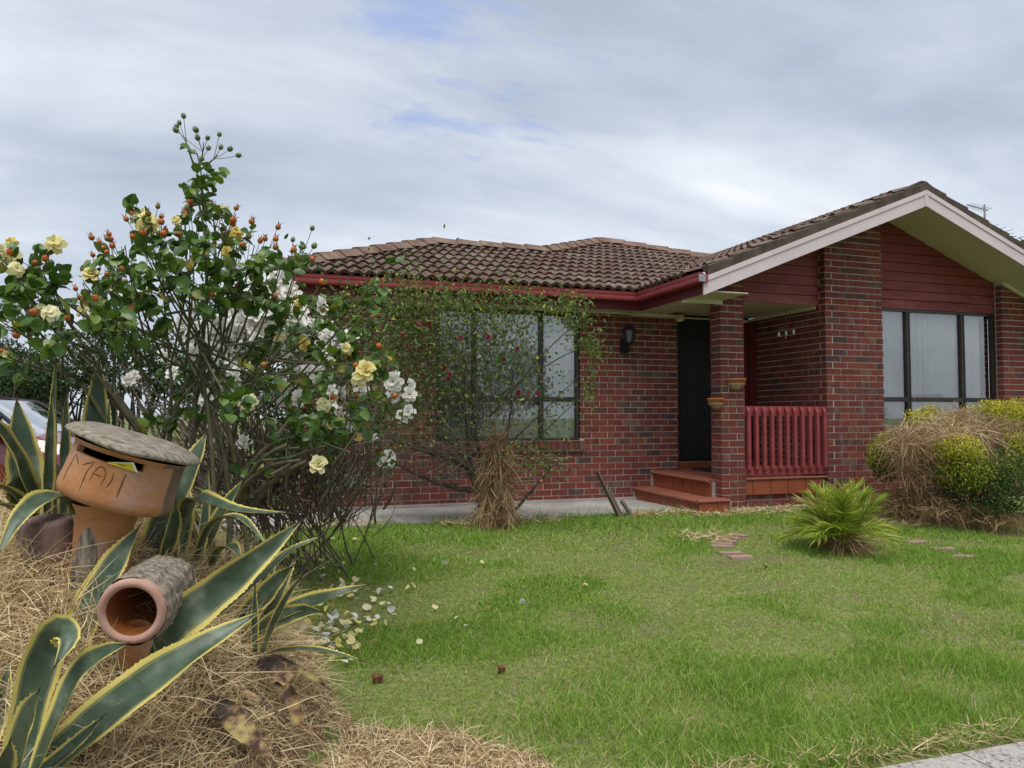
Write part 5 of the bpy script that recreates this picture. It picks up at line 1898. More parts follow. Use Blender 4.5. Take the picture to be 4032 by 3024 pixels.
for (px, py, dp, sc_, v_) in ((790, 800, 4.1, 1.35, 0), (688, 1003, 3.95, 1.15, 0), (537, 865, 3.95, 1.0, 1), (702, 872, 4.1, .9, 1), (320, 476, 4.0, 1.3, 1), (117, 523, 3.7, 1.1, 1), (15, 545, 3.6, 1.2, 1), (775, 815, 4.1, 1.1, 1)):
    p = P(px, py, dp)
    o = obj('flower', YF[v_], YR.root, tint=random.uniform(.5, 1))
    o.matrix_local = Matrix.Translation(Vector(p - YB)) @ Vector((RNG.normal() * .3, -.8, .35)).to_track_quat('Z', 'Y').to_matrix().to_4x4() @ Matrix.Scale(sc_ * .72, 4)
YR.part(canes, 'canes', M['cane'])
random.shuffle(leafjobs)
leafjobs.sort(key=lambda j: -j[3] * j[4])
mass = MB()
for i, (p, d_, up, L, _) in enumerate(leafjobs):
    k = i % 5
    mtx = Matrix.Translation(Vector(p)) @ frame(d_, up) @ Matrix.Scale(L, 4)
    tv = min(1, max(0, random.gauss(.42, .24)))
    if i < 300:
        o = obj('leaf', BLM[k], YR.root, tint=tv)
        o.matrix_local = Matrix.Translation(-Vector(YB)) @ mtx
    else:
        v = np.concatenate(BL[k].v)
        R_ = np.array(mtx.to_3x3())
        mass.add(v @ R_.T + np.array(mtx.translation), BL[k].f[0], 0, tv, True)
if mass.n:
    YR.part(mass, 'leaf_mass', LEAFSTUFF, kind='stuff')


# ---- thicket of bare stems, white rose
def thicket(T, name, n_, region, dlo, dhi, mat_, rlo, rhi, base, lift=.25, upbias=1.0, kind='stuff'):
    mb = MB()
    for _ in range(n_):
        (x0, x1, y0, y1) = region[random.randrange(len(region))]
        d_ = random.uniform(dlo, dhi)
        e = P(random.uniform(x0, x1), random.uniform(y0, y1), d_)
        b = np.array(base) + RNG.normal(size=3) * np.array([.25, .2, .0])
        b = b * .35 + e * .65 if random.random() < .75 else b
        if random.random() < .75:
            b = e + (np.array(base) - e) * random.uniform(.2, .5) + RNG.normal(size=3) * .14
        m_ = (b + e) / 2 + RNG.normal(size=3) * .10 + np.array([0, 0, -.03])
        r_ = random.uniform(rlo, rhi)
        mb.tube(bez(b, m_, e, 6), np.linspace(r_, r_ * .35, 6), 4)
    T.part(mb, name, mat_, kind=kind)


WB = np.array([0.35, 6.6, -0.1])
WR = Thing('white_rose_bush', 'sprawling white rose bush full of blooms at the left corner of the house', 'rose bush', WB)
thicket(WR, 'stems', 950, [(240, 640, 780, 1080), (330, 660, 860, 1110), (430, 860, 700, 1000), (560, 860, 900, 1090)], 5.0, 7.0, M['twig'], .003, .009, WB)
main = MB()
for (a, b, c, r0, r1) in (((470, 1120, 5.4), (560, 1060, 5.4), (720, 960, 5.5), .024, .010), ((520, 1130, 5.6), (570, 1080, 5.5), (640, 985, 5.5), .028, .014), ((560, 1080, 5.5), (660, 1000, 5.6), (820, 930, 5.7), .018, .007), ((330, 1000, 5.2), (400, 850, 5.2), (350, 740, 5.2), .018, .008),
                          ((420, 1050, 5.3), (400, 880, 5.2), (470, 700, 5.4), .022, .009), ((460, 1080, 5.4), (520, 900, 5.4), (560, 720, 5.6), .020, .008), ((380, 1060, 5.2), (300, 900, 5.1), (200, 790, 5.0), .020, .008), ((500, 1105, 5.6), (640, 1040, 6.0), (720, 1035, 6.4), .016, .010)):
    main.tube(bez(P(*a), P(*b), P(*c), 12), np.linspace(r0, r1, 12), 8)
WR.part(main, 'canes', M['bark'])
fl = []
for (cx, cy, sx, sy, n_) in ((520, 690, 60, 50, 52), (600, 670, 50, 40, 34), (470, 740, 40, 40, 18), (690, 740, 50, 50, 18), (560, 800, 90, 50, 12), (640, 830, 80, 50, 8), (790, 850, 60, 30, 5), (420, 720, 30, 40, 5), (330, 790, 50, 40, 5)):
    for _ in range(n_):
        fl.append((random.gauss(cx, sx * .8), random.gauss(cy, sy * .8), random.uniform(4.9, 5.7), random.uniform(.8, 1.2)))
for q in ((692, 657, 5.6), (700, 672, 5.6), (622, 622, 5.6), (636, 630, 5.7), (826, 1000, 5.8), (838, 990, 5.8), (886, 832, 6), (850, 852, 6), (802, 945, 5.8), (756, 1038, 5.9), (783, 1040, 5.9), (715, 1052, 6.0), (868, 900, 6), (598, 853, 5.6), (528, 955, 5.4), (744, 925, 5.8), (882, 890, 6), (845, 858, 6), (700, 775, 5.6), (640, 790, 5.5)):
    fl.append((*q, random.uniform(.95, 1.2)))
wst = MB()
for (px, py, dp, sc_) in fl:
    p = P(px, py, dp)
    d_ = np.array([RNG.normal() * .5, -.8, .4 + RNG.normal() * .3])
    o = obj('flower', random.choice(WF), WR.root, tint=min(1, max(0, random.gauss(.75, .25))))
    o.matrix_local = Matrix.Translation(Vector(p - WB)) @ Vector(d_).to_track_quat('Z', 'Y').to_matrix().to_4x4() @ Matrix.Scale(sc_, 4)
    e = p + np.array([RNG.normal() * .05, .02, -.18])
    wst.tube(bez(e, (p + e) / 2 + RNG.normal(size=3) * .02, p, 4), .0022, 4)
WR.part(wst, 'flower_stems', M['cane'], kind='stuff')


def scatter_px(regs, n_, dlo, dhi):
    tot = sum(r[4] for r in regs)
    out_ = []
    for (cx, cy, sx, sy, w) in regs:
        k = int(n_ * w / tot)
        x, y, d_ = RNG.normal(cx, sx, k), RNG.normal(cy, sy, k), RNG.uniform(dlo, dhi, k)
        for a, b, c in zip(x, y, d_):
            out_.append(P(a, b, c))
    return np.array(out_)


c = scatter_px([(540, 720, 80, 60, 5), (680, 760, 90, 70, 6), (600, 860, 110, 60, 4), (800, 870, 50, 40, 2), (720, 950, 70, 50, 2), (430, 760, 60, 60, 2), (830, 985, 15, 10, .3), (740, 1040, 40, 10, .5)], 3800, 5.3, 6.6)
mb = MB()
leaves(mb, c, rdir(len(c), -.2), rdir(len(c), 1.2), RNG.uniform(.035, .06, len(c)), RNG.uniform(.022, .036, len(c)), t=np.clip(RNG.normal(.42, .26, len(c)), 0, 1))
WR.part(mb, 'leaf_mass', M['foliage'], kind='stuff')

# small trunk of the neighbouring standard rose by the path
SBp = hit(715, 1133)
T = Thing('rose_trunk', 'short dark bare rose trunk standing on the lawn edge by the path', 'rose bush', SBp)
mb = MB()
for k in range(7):
    a = SBp + np.array([RNG.normal() * .06, RNG.normal() * .04, -.05])
    e = SBp + np.array([RNG.normal() * .16, RNG.normal() * .1, random.uniform(.42, .75)])
    mb.tube(bez(a, (a + e) / 2 + RNG.normal(size=3) * .04, e, 7), np.linspace(.034, .012, 7), 7)
for k in range(26):
    a = SBp + np.array([RNG.normal() * .12, RNG.normal() * .1, random.uniform(.2, .6)])
    e = a + np.array([RNG.normal() * .3, RNG.normal() * .2, RNG.normal() * .2])
    mb.tube(bez(a, (a + e) / 2 + RNG.normal(size=3) * .05, e, 5), np.linspace(.007, .002, 5), 4)
T.part(mb, 'trunk', M['bark'])

# ---- red rose in front of the window
RB = hit(1072, 1128)
RR = Thing('red_rose_bush', 'open wiry crimson rose bush growing in front of the left window', 'rose bush', RB)
mb = MB()
for (a, b, c_, r0, r1) in (((1050, 1128, 8.5), (1035, 1050, 8.5), (1005, 1000, 8.5), .045, .03), ((1010, 1010, 8.5), (960, 985, 8.4), (845, 950, 8.3), .03, .016), ((1020, 1060, 8.5), (930, 1050, 8.4), (830, 985, 8.4), .034, .012), ((1040, 1100, 8.5), (990, 940, 8.5), (1010, 700, 8.5), .028, .008),
                           ((1060, 1120, 8.5), (1025, 1000, 8.4), (1020, 760, 8.4), .03, .008), ((1090, 1125, 8.5), (1150, 1060, 8.5), (1190, 1010, 8.5), .022, .010), ((1075, 1120, 8.5), (1095, 980, 8.5), (1110, 800, 8.5), .026, .008), ((1060, 900, 8.4), (1150, 780, 8.4), (1275, 668, 8.4), .012, .004),
                           ((1070, 860, 8.4), (1150, 800, 8.3), (1290, 735, 8.3), .012, .004), ((1100, 960, 8.4), (1180, 880, 8.3), (1295, 770, 8.3), .011, .003), ((990, 900, 8.4), (930, 800, 8.3), (880, 680, 8.3), .014, .005), ((1100, 1000, 8.5), (1180, 930, 8.4), (1270, 840, 8.4), .010, .003)):
    mb.tube(bez(P(*a), P(*b), P(*c_), 14) + RNG.normal(size=(14, 3)) * .006, np.linspace(r0, r1, 14), 7)
RR.part(mb, 'canes', M['bark'])
thicket(RR, 'twigs', 520, [(830, 1000, 640, 1000), (850, 1080, 700, 1010), (950, 1200, 760, 1000), (960, 1150, 660, 900), (830, 1010, 930, 1030)], 8.0, 8.8, M['twig'], .0022, .006, P(1040, 1020, 8.5))
regs = [(880, 700, 60, 60, 7), (930, 780, 70, 70, 6), (860, 800, 45, 70, 4), (1010, 700, 50, 50, 3.5), (1080, 690, 40, 40, 2.5), (1000, 830, 70, 50, 3), (1110, 780, 50, 50, 2.6), (1180, 660, 35, 20, 1.2), (1240, 655, 22, 16, .8), (1110, 640, 30, 20, .8), (1265, 740, 20, 18, .7), (1285, 760, 15, 20, .5), (1250, 700, 25, 12, .6), (880, 640, 22, 22, .9), (960, 640, 18, 20, .6), (1010, 650, 25, 18, .7),
        (880, 900, 50, 50, 2), (1150, 980, 40, 25, .8), (1170, 1000, 35, 20, .7), (1180, 900, 40, 40, .9), (1270, 850, 12, 30, .5), (980, 960, 60, 40, .7), (750, 660, 20, 20, .7)]
c = scatter_px(regs, 9000, 7.95, 8.85)
mb = MB()
leaves(mb, c, rdir(len(c), -.25), rdir(len(c), 1.0), RNG.uniform(.035, .065, len(c)), RNG.uniform(.018, .032, len(c)), t=np.clip(RNG.normal(.48, .25, len(c)), 0, 1))
RR.part(mb, 'leaf_mass', M['redleaf'], kind='stuff')
for (px, py) in ((905, 700), (928, 702), (880, 748), (845, 760), (972, 808), (968, 818), (1055, 728), (1088, 778), (1118, 752), (1162, 850), (1120, 848), (1140, 852), (995, 730), (870, 725), (838, 800), (960, 795)):
    p = P(px, py, random.uniform(7.95, 8.15))
    o = obj('flower', RF[0], RR.root, tint=random.random())
    o.matrix_local = Matrix.Translation(Vector(p - RB)) @ Vector((RNG.normal() * .4, -.8, .4)).to_track_quat('Z', 'Y').to_matrix().to_4x4() @ Matrix.Scale(random.uniform(.4, .75), 4)
# dry grass that has climbed the red rose's foot
ST = P(1075, 1125, 8.25)
T = Thing('dead_grass_clump', 'matted column of dead brown grass hanging round the red rose trunk', 'dead grass', hit(1072, 1132))
mb = MB()
n_ = 2600
ph = RNG.uniform(0, 6.28, n_)
hz = RNG.beta(1.1, 1.3, n_)
rad = (.15 + .03 * (1 - hz)) * np.sqrt(RNG.random(n_)) * (1.25 - .65 * hz)
root = np.stack([ST[0] + .04 * hz + rad * np.cos(ph), ST[1] + .1 + rad * .8 * np.sin(ph), .0 + hz * 1.0], -1)
d_ = rdir(n_, .9)
d_[:, 2] = np.where(RNG.random(n_) < .6, -np.abs(d_[:, 2]) - .3, d_[:, 2])
d_ /= np.linalg.norm(d_, axis=1)[:, None]
ribbons(mb, root, d_, RNG.uniform(.12, .34, n_), RNG.uniform(.004, .008, n_), RNG.normal(size=(n_, 3)) * .25 + np.array([0, 0, -.35]), 3, 0, np.clip(RNG.normal(.5, .25, n_), 0, 1))
for o_ in (T.part(mb, 'blades', M['brownstraw'], kind='stuff'),):
    pass

# ---- young palm
T = Thing('palm', 'small bushy yellow-green palm growing in the middle of the lawn', 'palm', PALM)
CR = PALM + np.array([0, 0, .12])
for k in range(46):
    a = random.uniform(0, 2 * math.pi)
    el = random.choice((random.uniform(.95, 1.5), random.uniform(.7, 1.2), random.uniform(.35, .8)))
    L = random.uniform(.33, .48) * (1.0 if el < 1 else 1.2)
    d0 = np.array([math.cos(a) * math.cos(el), math.sin(a) * math.cos(el), math.sin(el)])
    p0 = CR + np.array([math.cos(a), math.sin(a), 0]) * .04
    p2 = p0 + d0 * L + np.array([math.cos(a), math.sin(a), 0]) * L * .12 + np.array([0, 0, -.30 * L * math.cos(el)])
    r_ = bez(p0, p0 + d0 * L * .6 + np.array([0, 0, .03]), p2, 12)
    mb = MB()
    tv = min(1, max(0, random.gauss(.42 if el > .5 else .55, .16)))
    if random.random() < .08:
        tv = .9
    mb.tube(r_, np.linspace(.008, .0025, 12), 4, 0, min(1, tv + .12))
    tg = np.gradient(r_, axis=0)
    tg /= np.linalg.norm(tg, axis=1)[:, None]
    n_ = 44
    q = np.linspace(2.2, 10.95, n_)
    i = q.astype(int)
    u = (q - i)[:, None]
    root = r_[i] * (1 - u) + r_[np.minimum(i + 1, 11)] * u
    tt = tg[i]
    sd_ = np.cross(tt, np.array([0, 0, 1.0]))
    sd_ /= np.linalg.norm(sd_, axis=1)[:, None] + 1e-6
    up_ = np.cross(sd_, tt)
    sg = np.where(np.arange(n_) % 2 == 0, 1, -1)[:, None]
    fw = .55 + .9 * ((q - 2) / 9)[:, None]
    dd = sd_ * sg * .75 + tt * fw + up_ * .22 + RNG.normal(size=(n_, 3)) * .12
    dd /= np.linalg.norm(dd, axis=1)[:, None]
    ll = (.20 * np.sin(np.pi * np.clip((q - 1.2) / 10.6, 0, 1)) ** .5 + .05) * random.uniform(.8, 1.1)
    ribbons(mb, root, dd, ll, .0095, np.array([[0, 0, -.22]]) + RNG.normal(size=(n_, 3)) * .08, 3, 0, np.clip(tv + RNG.normal(0, .09, n_), 0, 1))
    T.part(mb, 'frond', M['palm'])
mb = MB()
n_ = 260
a = RNG.uniform(0, 6.28, n_)
root = CR + np.stack([np.cos(a) * .06, np.sin(a) * .06, RNG.uniform(-.1, .05, n_)], -1)
d_ = np.stack([np.cos(a), np.sin(a), RNG.uniform(-.3, .35, n_)], -1)
ribbons(mb, root, d_ / np.linalg.norm(d_, axis=1)[:, None], RNG.uniform(.15, .42, n_), .008, np.array([[0, 0, -.35]]) + RNG.normal(size=(n_, 3)) * .2, 3, 0, RNG.uniform(.1, .7, n_))
T.part(mb, 'dead_fronds', M['brownstraw'], kind='stuff')

# ---- golden bush smothered in dead grass, right of the porch
BB = P(2060, 1110, 9.3)
BB[2] = float(terr(BB[0], BB[1]))
T = Thing('golden_bush', 'golden green bush under the gable window half smothered in dead grass', 'bush', BB)


def blob(cx, cy, d_, sx, sz, n_, sy=None):
    d_ = 8.75 + (d_ - 7.0) * 2.2
    ctr = P(cx, cy, d_)
    v = RNG.normal(size=(n_, 3))
    v /= np.linalg.norm(v, axis=1)[:, None]
    v *= (RNG.random(n_)[:, None] ** .45)
    return ctr + v * np.array([sx, sy or sx, sz]) / 1661 * d_


mb = MB()
parts_ = []
for (cx, cy, d_, sx, sz, n_, tm) in ((2080, 1020, 6.95, 60, 50, 2600, .6), (2070, 970, 6.93, 50, 32, 1700, .85), (2040, 1060, 7.1, 60, 50, 1300, .22), (2160, 1040, 6.95, 70, 70, 3200, .3), (2210, 990, 7.2, 50, 50, 900, .5), (2240, 1000, 7.3, 80, 90, 1500, .35), (1985, 905, 7.3, 34, 22, 480, .85), (2010, 890, 7.4, 22, 18, 260, .9),
                             (2150, 885, 7.5, 60, 20, 1100, .88), (2210, 890, 7.4, 60, 30, 1300, .85), (2280, 900, 7.4, 60, 40, 900, .8), (1900, 985, 7.2, 30, 40, 800, .6), (1915, 950, 7.3, 22, 18, 320, .78), (1912, 1015, 7.2, 28, 28, 520, .3), (1990, 1000, 7.05, 16, 14, 160, .8), (2190, 915, 7.3, 40, 30, 500, .7), (2120, 1100, 7.0, 90, 25, 900, .15), (1960, 1080, 7.3, 30, 40, 300, .2), (2195, 960, 7.1, 30, 30, 420, .75)):
    c = blob(cx, cy, d_, sx, sz, n_)
    hh = (c[:, 2] - c[:, 2].mean()) / (c[:, 2].std() + 1e-6)
    leaves(mb, c, rdir(n_, .8), rdir(n_, .6), RNG.uniform(.022, .040, n_), RNG.uniform(.012, .022, n_), t=np.clip(tm + .06 * hh + RNG.normal(0, .14, n_), 0, 1))
T.part(mb, 'leaf_mass', M['coprosma'], kind='stuff')
thicket(T, 'branches', 300, [(1900, 2230, 900, 1090), (1960, 2212, 950, 1090)], 8.7, 9.8, M['twig'], .002, .006, BB + np.array([0, 0, .2]))
mb = MB()
for (cx, cy, d_, sx, sz, n_, tm) in ((2010, 945, 7.1, 95, 36, 1900, .6), (2120, 930, 7.25, 80, 35, 1300, .6), (2200, 925, 7.3, 60, 30, 400, .5), (1960, 960, 7.1, 55, 25, 900, .65), (2060, 900, 7.25, 60, 18, 700, .6), (2120, 990, 7.2, 60, 40, 300, .35), (1975, 1010, 7.05, 40, 50, 700, .35), (2010, 1090, 7.1, 110, 22, 1500, .3), (2150, 1115, 7.0, 110, 14, 1100, .35), (1935, 1080, 7.2, 50, 25, 500, .35)):
    c = blob(cx, cy, d_, sx, sz, n_)
    dd = rdir(n_, .1)
    ribbons(mb, c, dd, RNG.uniform(.10, .30, n_), RNG.uniform(.003, .006, n_), RNG.normal(size=(n_, 3)) * .3 + np.array([0, -.05, -.45]), 3, 0, np.clip(RNG.normal(tm, .22, n_), 0, 1))
T.part(mb, 'dead_grass', M['brownstraw'], kind='stuff')
mb = MB()
n_ = 420
c = blob(2030, 930, 7.1, 90, 30, n_)
ribbons(mb, c, rdir(n_, .3), RNG.uniform(.15, .38, n_), RNG.uniform(.003, .006, n_), RNG.normal(size=(n_, 3)) * .25 + np.array([0, -.05, -.5]), 4, 0, RNG.uniform(.3, .9, n_))
T.part(mb, 'pale_grass', M['straw'], kind='stuff')
# ------------------------------------------------------------------ lawn, straw, petals
def inbed(x, y):
    """inside the straw-covered bed at the left front"""
    edge = np.interp(y, [2.7, 3.15, 3.5, 3.7, 3.95, 4.3, 5.2, 6.2, 7.0], [1.35, 1.15, .95, .48, .36, .26, .18, .12, -.4])
    return x < edge + .09 * (vnoise(x, y, 5.0) - .5)


def lawn_ok(x, y):
    front = 2.70 + .04 * vnoise(x, x * 0 + 1, 3.0)
    back = np.where(x < 5.0, 8.42, 8.36)
    return (~inbed(x, y)) & (y > front) & (y < back) & ~((x > 5.05) & (x < 5.62) & (y > 8.17)) & (x > -4.0)


def sample(n_, x0, x1, y0, y1):
    return RNG.uniform(x0, x1, n_), RNG.uniform(y0, y1, n_)


gb = MB()
for (y0, y1, dens, l0, l1, w0, w1) in ((2.68, 3.7, 15000, .030, .075, .0026, .0045), (3.7, 5.0, 11000, .028, .062, .0032, .0055), (5.0, 6.6, 6800, .026, .055, .0045, .0075), (6.6, 8.45, 4200, .028, .060, .006, .010)):
    x0, x1 = max(-2.2, .1 - .12 * y1), 1.12 * y1 + .4
    n_ = int((x1 - x0) * (y1 - y0) * dens)
    x, y = sample(n_, x0, x1, y0, y1)
    patch = vnoise(x, y, .9) * .55 + vnoise(x + 31, y + 7, 2.6) * .45          # thin, scuffed patches
    fine = vnoise(x + 3, y + 9, 8.0)
    lush = np.clip((patch - .38) * 4, 0, 1)
    lush = np.maximum(lush, sstep(6.9, 7.8, y) * .9)
    lush = np.maximum(lush, (1 - sstep(2.9, 3.5, y)) * .6 * (vnoise(x, y, 2.0) > .35))
    rr = np.hypot(x - PALM[0], (y - PALM[1]))
    ring = (np.abs(rr - 1.12) < .09) & ((x < PALM[0] - .2) & (y > PALM[1] - .1) | (x > PALM[0] + .6) & (y < PALM[1] + .3) & (y > PALM[1] - .5))
    keep = lawn_ok(x, y) & (RNG.random(n_) < .55 + .45 * lush) & ~(ring & (RNG.random(n_) < .7)) & (RNG.random(n_) < .55 + .9 * fine)
    x, y, lush, fine = x[keep], y[keep], lush[keep], fine[keep]
    n_ = len(x)
    root = np.stack([x, y, terr(x, y) - .004], -1)
    d_ = RNG.normal(size=(n_, 3)) * .42
    d_[:, 2] = 1.0
    lay = RNG.random(n_) < .22 * (1 - lush) + .05
    d_[lay, 2] = .25
    d_ /= np.linalg.norm(d_, axis=1)[:, None]
    tall_ = 1 + .7 * (RNG.random(n_) < .05)
    L = RNG.uniform(l0, l1, n_) * (.62 + .5 * lush) * tall_ * (1.35 if y0 < 3 else 1.0)
    t_ = np.clip(.42 - .22 * lush + RNG.normal(0, .15, n_) + .55 * (RNG.random(n_) < .10 + .22 * (1 - lush)), 0, 1)
    ribbons(gb, root, d_, L, RNG.uniform(w0, w1, n_), RNG.normal(size=(n_, 3)) * .32 + np.array([0, 0, -.25]), 2, 0, t_)
lawn = gb.build('lawn_grass', M['grass'], kind='stuff', label='short patchy green lawn in front of the house', category='grass')
# ragged taller tufts along the path and kerb
gb = MB()
x = np.concatenate([RNG.uniform(-1, 5, 1300), RNG.uniform(2.0, 4.0, 900)])
y = np.concatenate([8.36 + RNG.normal(0, .05, 1300), 2.74 + np.abs(RNG.normal(0, .07, 900))])
clump = vnoise(x, y, 3.0) > .42
x, y = x[clump], y[clump]
n_ = len(x)
d_ = RNG.normal(size=(n_, 3)) * .4
d_[:, 2] = 1
d_ /= np.linalg.norm(d_, axis=1)[:, None]
ribbons(gb, np.stack([x, y, terr(x, y)], -1), d_, RNG.uniform(.06, .17, n_), RNG.uniform(.004, .007, n_), RNG.normal(size=(n_, 3)) * .3 + np.array([0, 0, -.2]), 3, 0, np.clip(RNG.normal(.2, .15, n_), 0, 1))
o = gb.build('edge_grass', M['grass'], kind='stuff', label='longer grass tufts along the path and footpath edges', category='grass')

# straw: deep matted layer over the mound, shorter clippings in front and along the edges
sb = MB()
n_ = 100000
x, y = sample(n_, -2.2, 1.4, 2.7, 6.0)
ok = inbed(x, y)
x, y = x[ok], y[ok]
n_ = len(x)
mh = np.clip(mound(x, y) / .55, 0, 1)
hgt = (.02 + .13 * mh) * RNG.random(n_) ** 1.3 * (.5 + vnoise(x, y, 3.5))
root = np.stack([x, y, terr(x, y) + hgt], -1)
d_ = RNG.normal(size=(n_, 3))
d_[:, 2] = d_[:, 2] * .55 + .12 + .25 * mh
d_ /= np.linalg.norm(d_, axis=1)[:, None]
L = RNG.uniform(.05, .13, n_) + .16 * mh * RNG.random(n_)
ribbons(sb, root, d_, L, RNG.uniform(.0024, .0046, n_), RNG.normal(size=(n_, 3)) * .35 + np.array([0, 0, -.30]), 3, 0, np.clip(RNG.normal(.58, .22, n_) - .35 * (RNG.random(n_) < .15), 0, 1))
n_ = 2600                                                 # upright wispy stalks
x, y = sample(n_, -1.8, .35, 2.9, 5.2)
ok = mound(x, y) > .12
x, y = x[ok], y[ok]
n_ = len(x)
d_ = RNG.normal(size=(n_, 3)) * .55
d_[:, 2] = 1
d_ /= np.linalg.norm(d_, axis=1)[:, None]
ribbons(sb, np.stack([x, y, terr(x, y) + .02], -1), d_, RNG.uniform(.15, .34, n_), RNG.uniform(.0018, .003, n_), RNG.normal(size=(n_, 3)) * .4 + np.array([0, 0, -.25]), 4, 0, np.clip(RNG.normal(.72, .15, n_), 0, 1))
o = sb.build('straw', M['straw'], kind='stuff', label='thick matted dry straw covering the mound', category='straw')
mm = MB()                                                 # dark litter under the straw
sx_, sy_ = np.meshgrid(np.linspace(-3.0, 1.4, 90), np.linspace(2.69, 7.0, 90))
idx = np.arange(8100).reshape(90, 90)
fq = np.stack([idx[:-1, :-1], idx[:-1, 1:], idx[1:, 1:], idx[1:, :-1]], -1).reshape(-1, 4)
cxm, cym = sx_.ravel()[fq].mean(1), sy_.ravel()[fq].mean(1)
mm.add(np.stack([sx_, sy_, terr(sx_, sy_) + .006], -1).reshape(-1, 3), fq[inbed(cxm, cym)], 0, .5, True)
o = mm.build('mulch', M['soil'])
o['kind'] = 'structure'
sb = MB()                                                 # straw scraps by the steps, kerb and tree feet
X, Y_ = [], []
for (x0, x1, y0, y1, k) in ((5.0, 7.4, 8.02, 8.34, 1500), (4.25, 4.6, 8.2, 8.34, 260), (4.3, 5.1, 8.24, 8.38, 420), (1.1, 3.4, 2.70, 2.86, 1500), (1.9, 3.3, 8.1, 8.38, 600), (.3, 1.3, 8.35, 8.6, 420), (6.4, 9.5, 6.9, 7.5, 1500), (4.15, 4.75, 6.75, 7.2, 260)):
    x, y = sample(k, x0, x1, y0, y1)
    X.append(x)
    Y_.append(y)
x, y = np.concatenate(X), np.concatenate(Y_)
n_ = len(x)
d_ = RNG.normal(size=(n_, 3))
d_[:, 2] = np.abs(d_[:, 2]) * .35
d_ /= np.linalg.norm(d_, axis=1)[:, None]
far_ = y > 5
ribbons(sb, np.stack([x, y, terr(x, y) + RNG.uniform(.0, .05, n_)], -1), d_, RNG.uniform(.04, .13, n_), np.where(far_, RNG.uniform(.005, .009, n_), RNG.uniform(.0025, .0045, n_)), RNG.normal(size=(n_, 3)) * .3 + np.array([0, 0, -.2]), 2, 0, np.clip(RNG.normal(.5, .2, n_), 0, 1))
o = sb.build('straw_scraps', M['straw'], kind='stuff', label='thin strips of dry straw along the steps, bush and footpath', category='straw')

# fallen petals
PM = []
for k in range(3):
    rg = np.random.default_rng(60 + k)
    m_ = MB()
    ang = np.linspace(0, 2 * math.pi, 9)[:-1]
    rim = [(math.cos(a) * (1 + .15 * rg.normal()), math.sin(a) * .8 * (1 + .1 * rg.normal()), .30 + .15 * rg.normal()) for a in ang]
    m_.add([(0, 0, 0)] + rim, [(0, i + 1, (i + 1) % 8 + 1) for i in range(8)], 0, .5, True)
    PM.append(m_.mesh('fallen_petal', M['whitepetal' if k == 0 else 'yellowpetal']))
spots = [(random.gauss(720, 62), random.gauss(1368, 26)) for _ in range(88)] + [(random.gauss(800, 90), random.gauss(1330, 45)) for _ in range(36)] + [(random.gauss(720, 70), random.gauss(1230, 50)) for _ in range(26)] + [(1128, 1312), (1265, 1273), (1052, 1325), (985, 1345), (1008, 1362), (940, 1255), (1130, 1258), (960, 1228), (905, 1400), (1040, 1222)]
for px, py in spots:
    q = hit(px, py)
    if bool(inbed(q[0] - .05, q[1])) or q[1] > 8.2:
        continue
    kp = random.randrange(3)
    o = obj('fallen_petal', PM[kp], None, tint=random.uniform(.3, 1))
    s_ = random.uniform(.018, .034)
    o.matrix_world = Matrix.Translation((q[0], q[1], q[2] + .028 + random.uniform(0, .012))) @ Matrix.Rotation(random.uniform(0, 6.28), 4, 'Z') @ Matrix.Rotation(random.gauss(0, .6), 4, 'X') @ Matrix.Rotation(random.gauss(0, .5), 4, 'Y') @ Matrix.Scale(s_, 4)
    tag(o, ('white', 'pale yellow', 'pale yellow')[kp] + ' rose petal fallen on the lawn beside the straw mound', 'petal', ('white', 'yellow', 'yellow')[kp] + ' rose petals fallen on the lawn')
for px, py, sc_, lab in ((812, 1478, .045, 'curled dark brown leaf on the lawn beside the straw edge'), (1080, 1458, .038, 'small tan brown leaf lying in the middle front lawn'), (1652, 1232, .03, 'tiny reddish brown leaf on the lawn before the palm')):
    q = hit(px, py)
    m_ = MB()
    ang = np.linspace(0, 2 * math.pi, 11)[:-1]
    m_.add([(0, 0, 0)] + [(math.cos(a) * sc_ * (1 if i % 2 else .7), math.sin(a) * sc_ * .8 * (1 if i % 2 else .75), .5 * sc_ * math.cos(2 * a)) for i, a in enumerate(ang)], [(0, i + 1, (i + 1) % 10 + 1) for i in range(10)])
    T = m_.build('fallen_leaf', M['drytleaf'], None, loc=(q[0], q[1], q[2] + .035), rot=(1.0, .2, .4))
    tag(T, lab, 'leaf')

# ------------------------------------------------------------------ left background: car, fence, hedge, neighbour
def carpaint():
    m, t, b = newmat('dark_red_car_paint')
    finish(t, b, (0.16, 0.008, 0.015), 0.22, spec=0.6)
    b.inputs['Coat Weight'].default_value = 1.0
    b.inputs['Coat Roughness'].default_value = 0.03
    return m


M['car'] = carpaint()
M['tyre'] = simple('tyre_rubber', (0.015, 0.015, 0.015), (0.025, 0.025, 0.025), 30, 0.9)
M['rim'] = simple('alloy_rim', (0.35, 0.35, 0.36), (0.45, 0.45, 0.46), 5, 0.35, spec=0.6)
M['headlamp'] = simple('headlamp_lens', (0.45, 0.46, 0.47), (0.55, 0.56, 0.57), 5, 0.15, spec=0.8)
CP = P(-40, 1010, 9.6)
CP[2] = 0.0
ca = math.radians(-14)
T = Thing('parked_car', 'dark red car parked on the driveway at the far left', 'car', CP)
MC = Matrix.Translation(CP) @ Matrix.Rotation(ca, 4, 'Z')
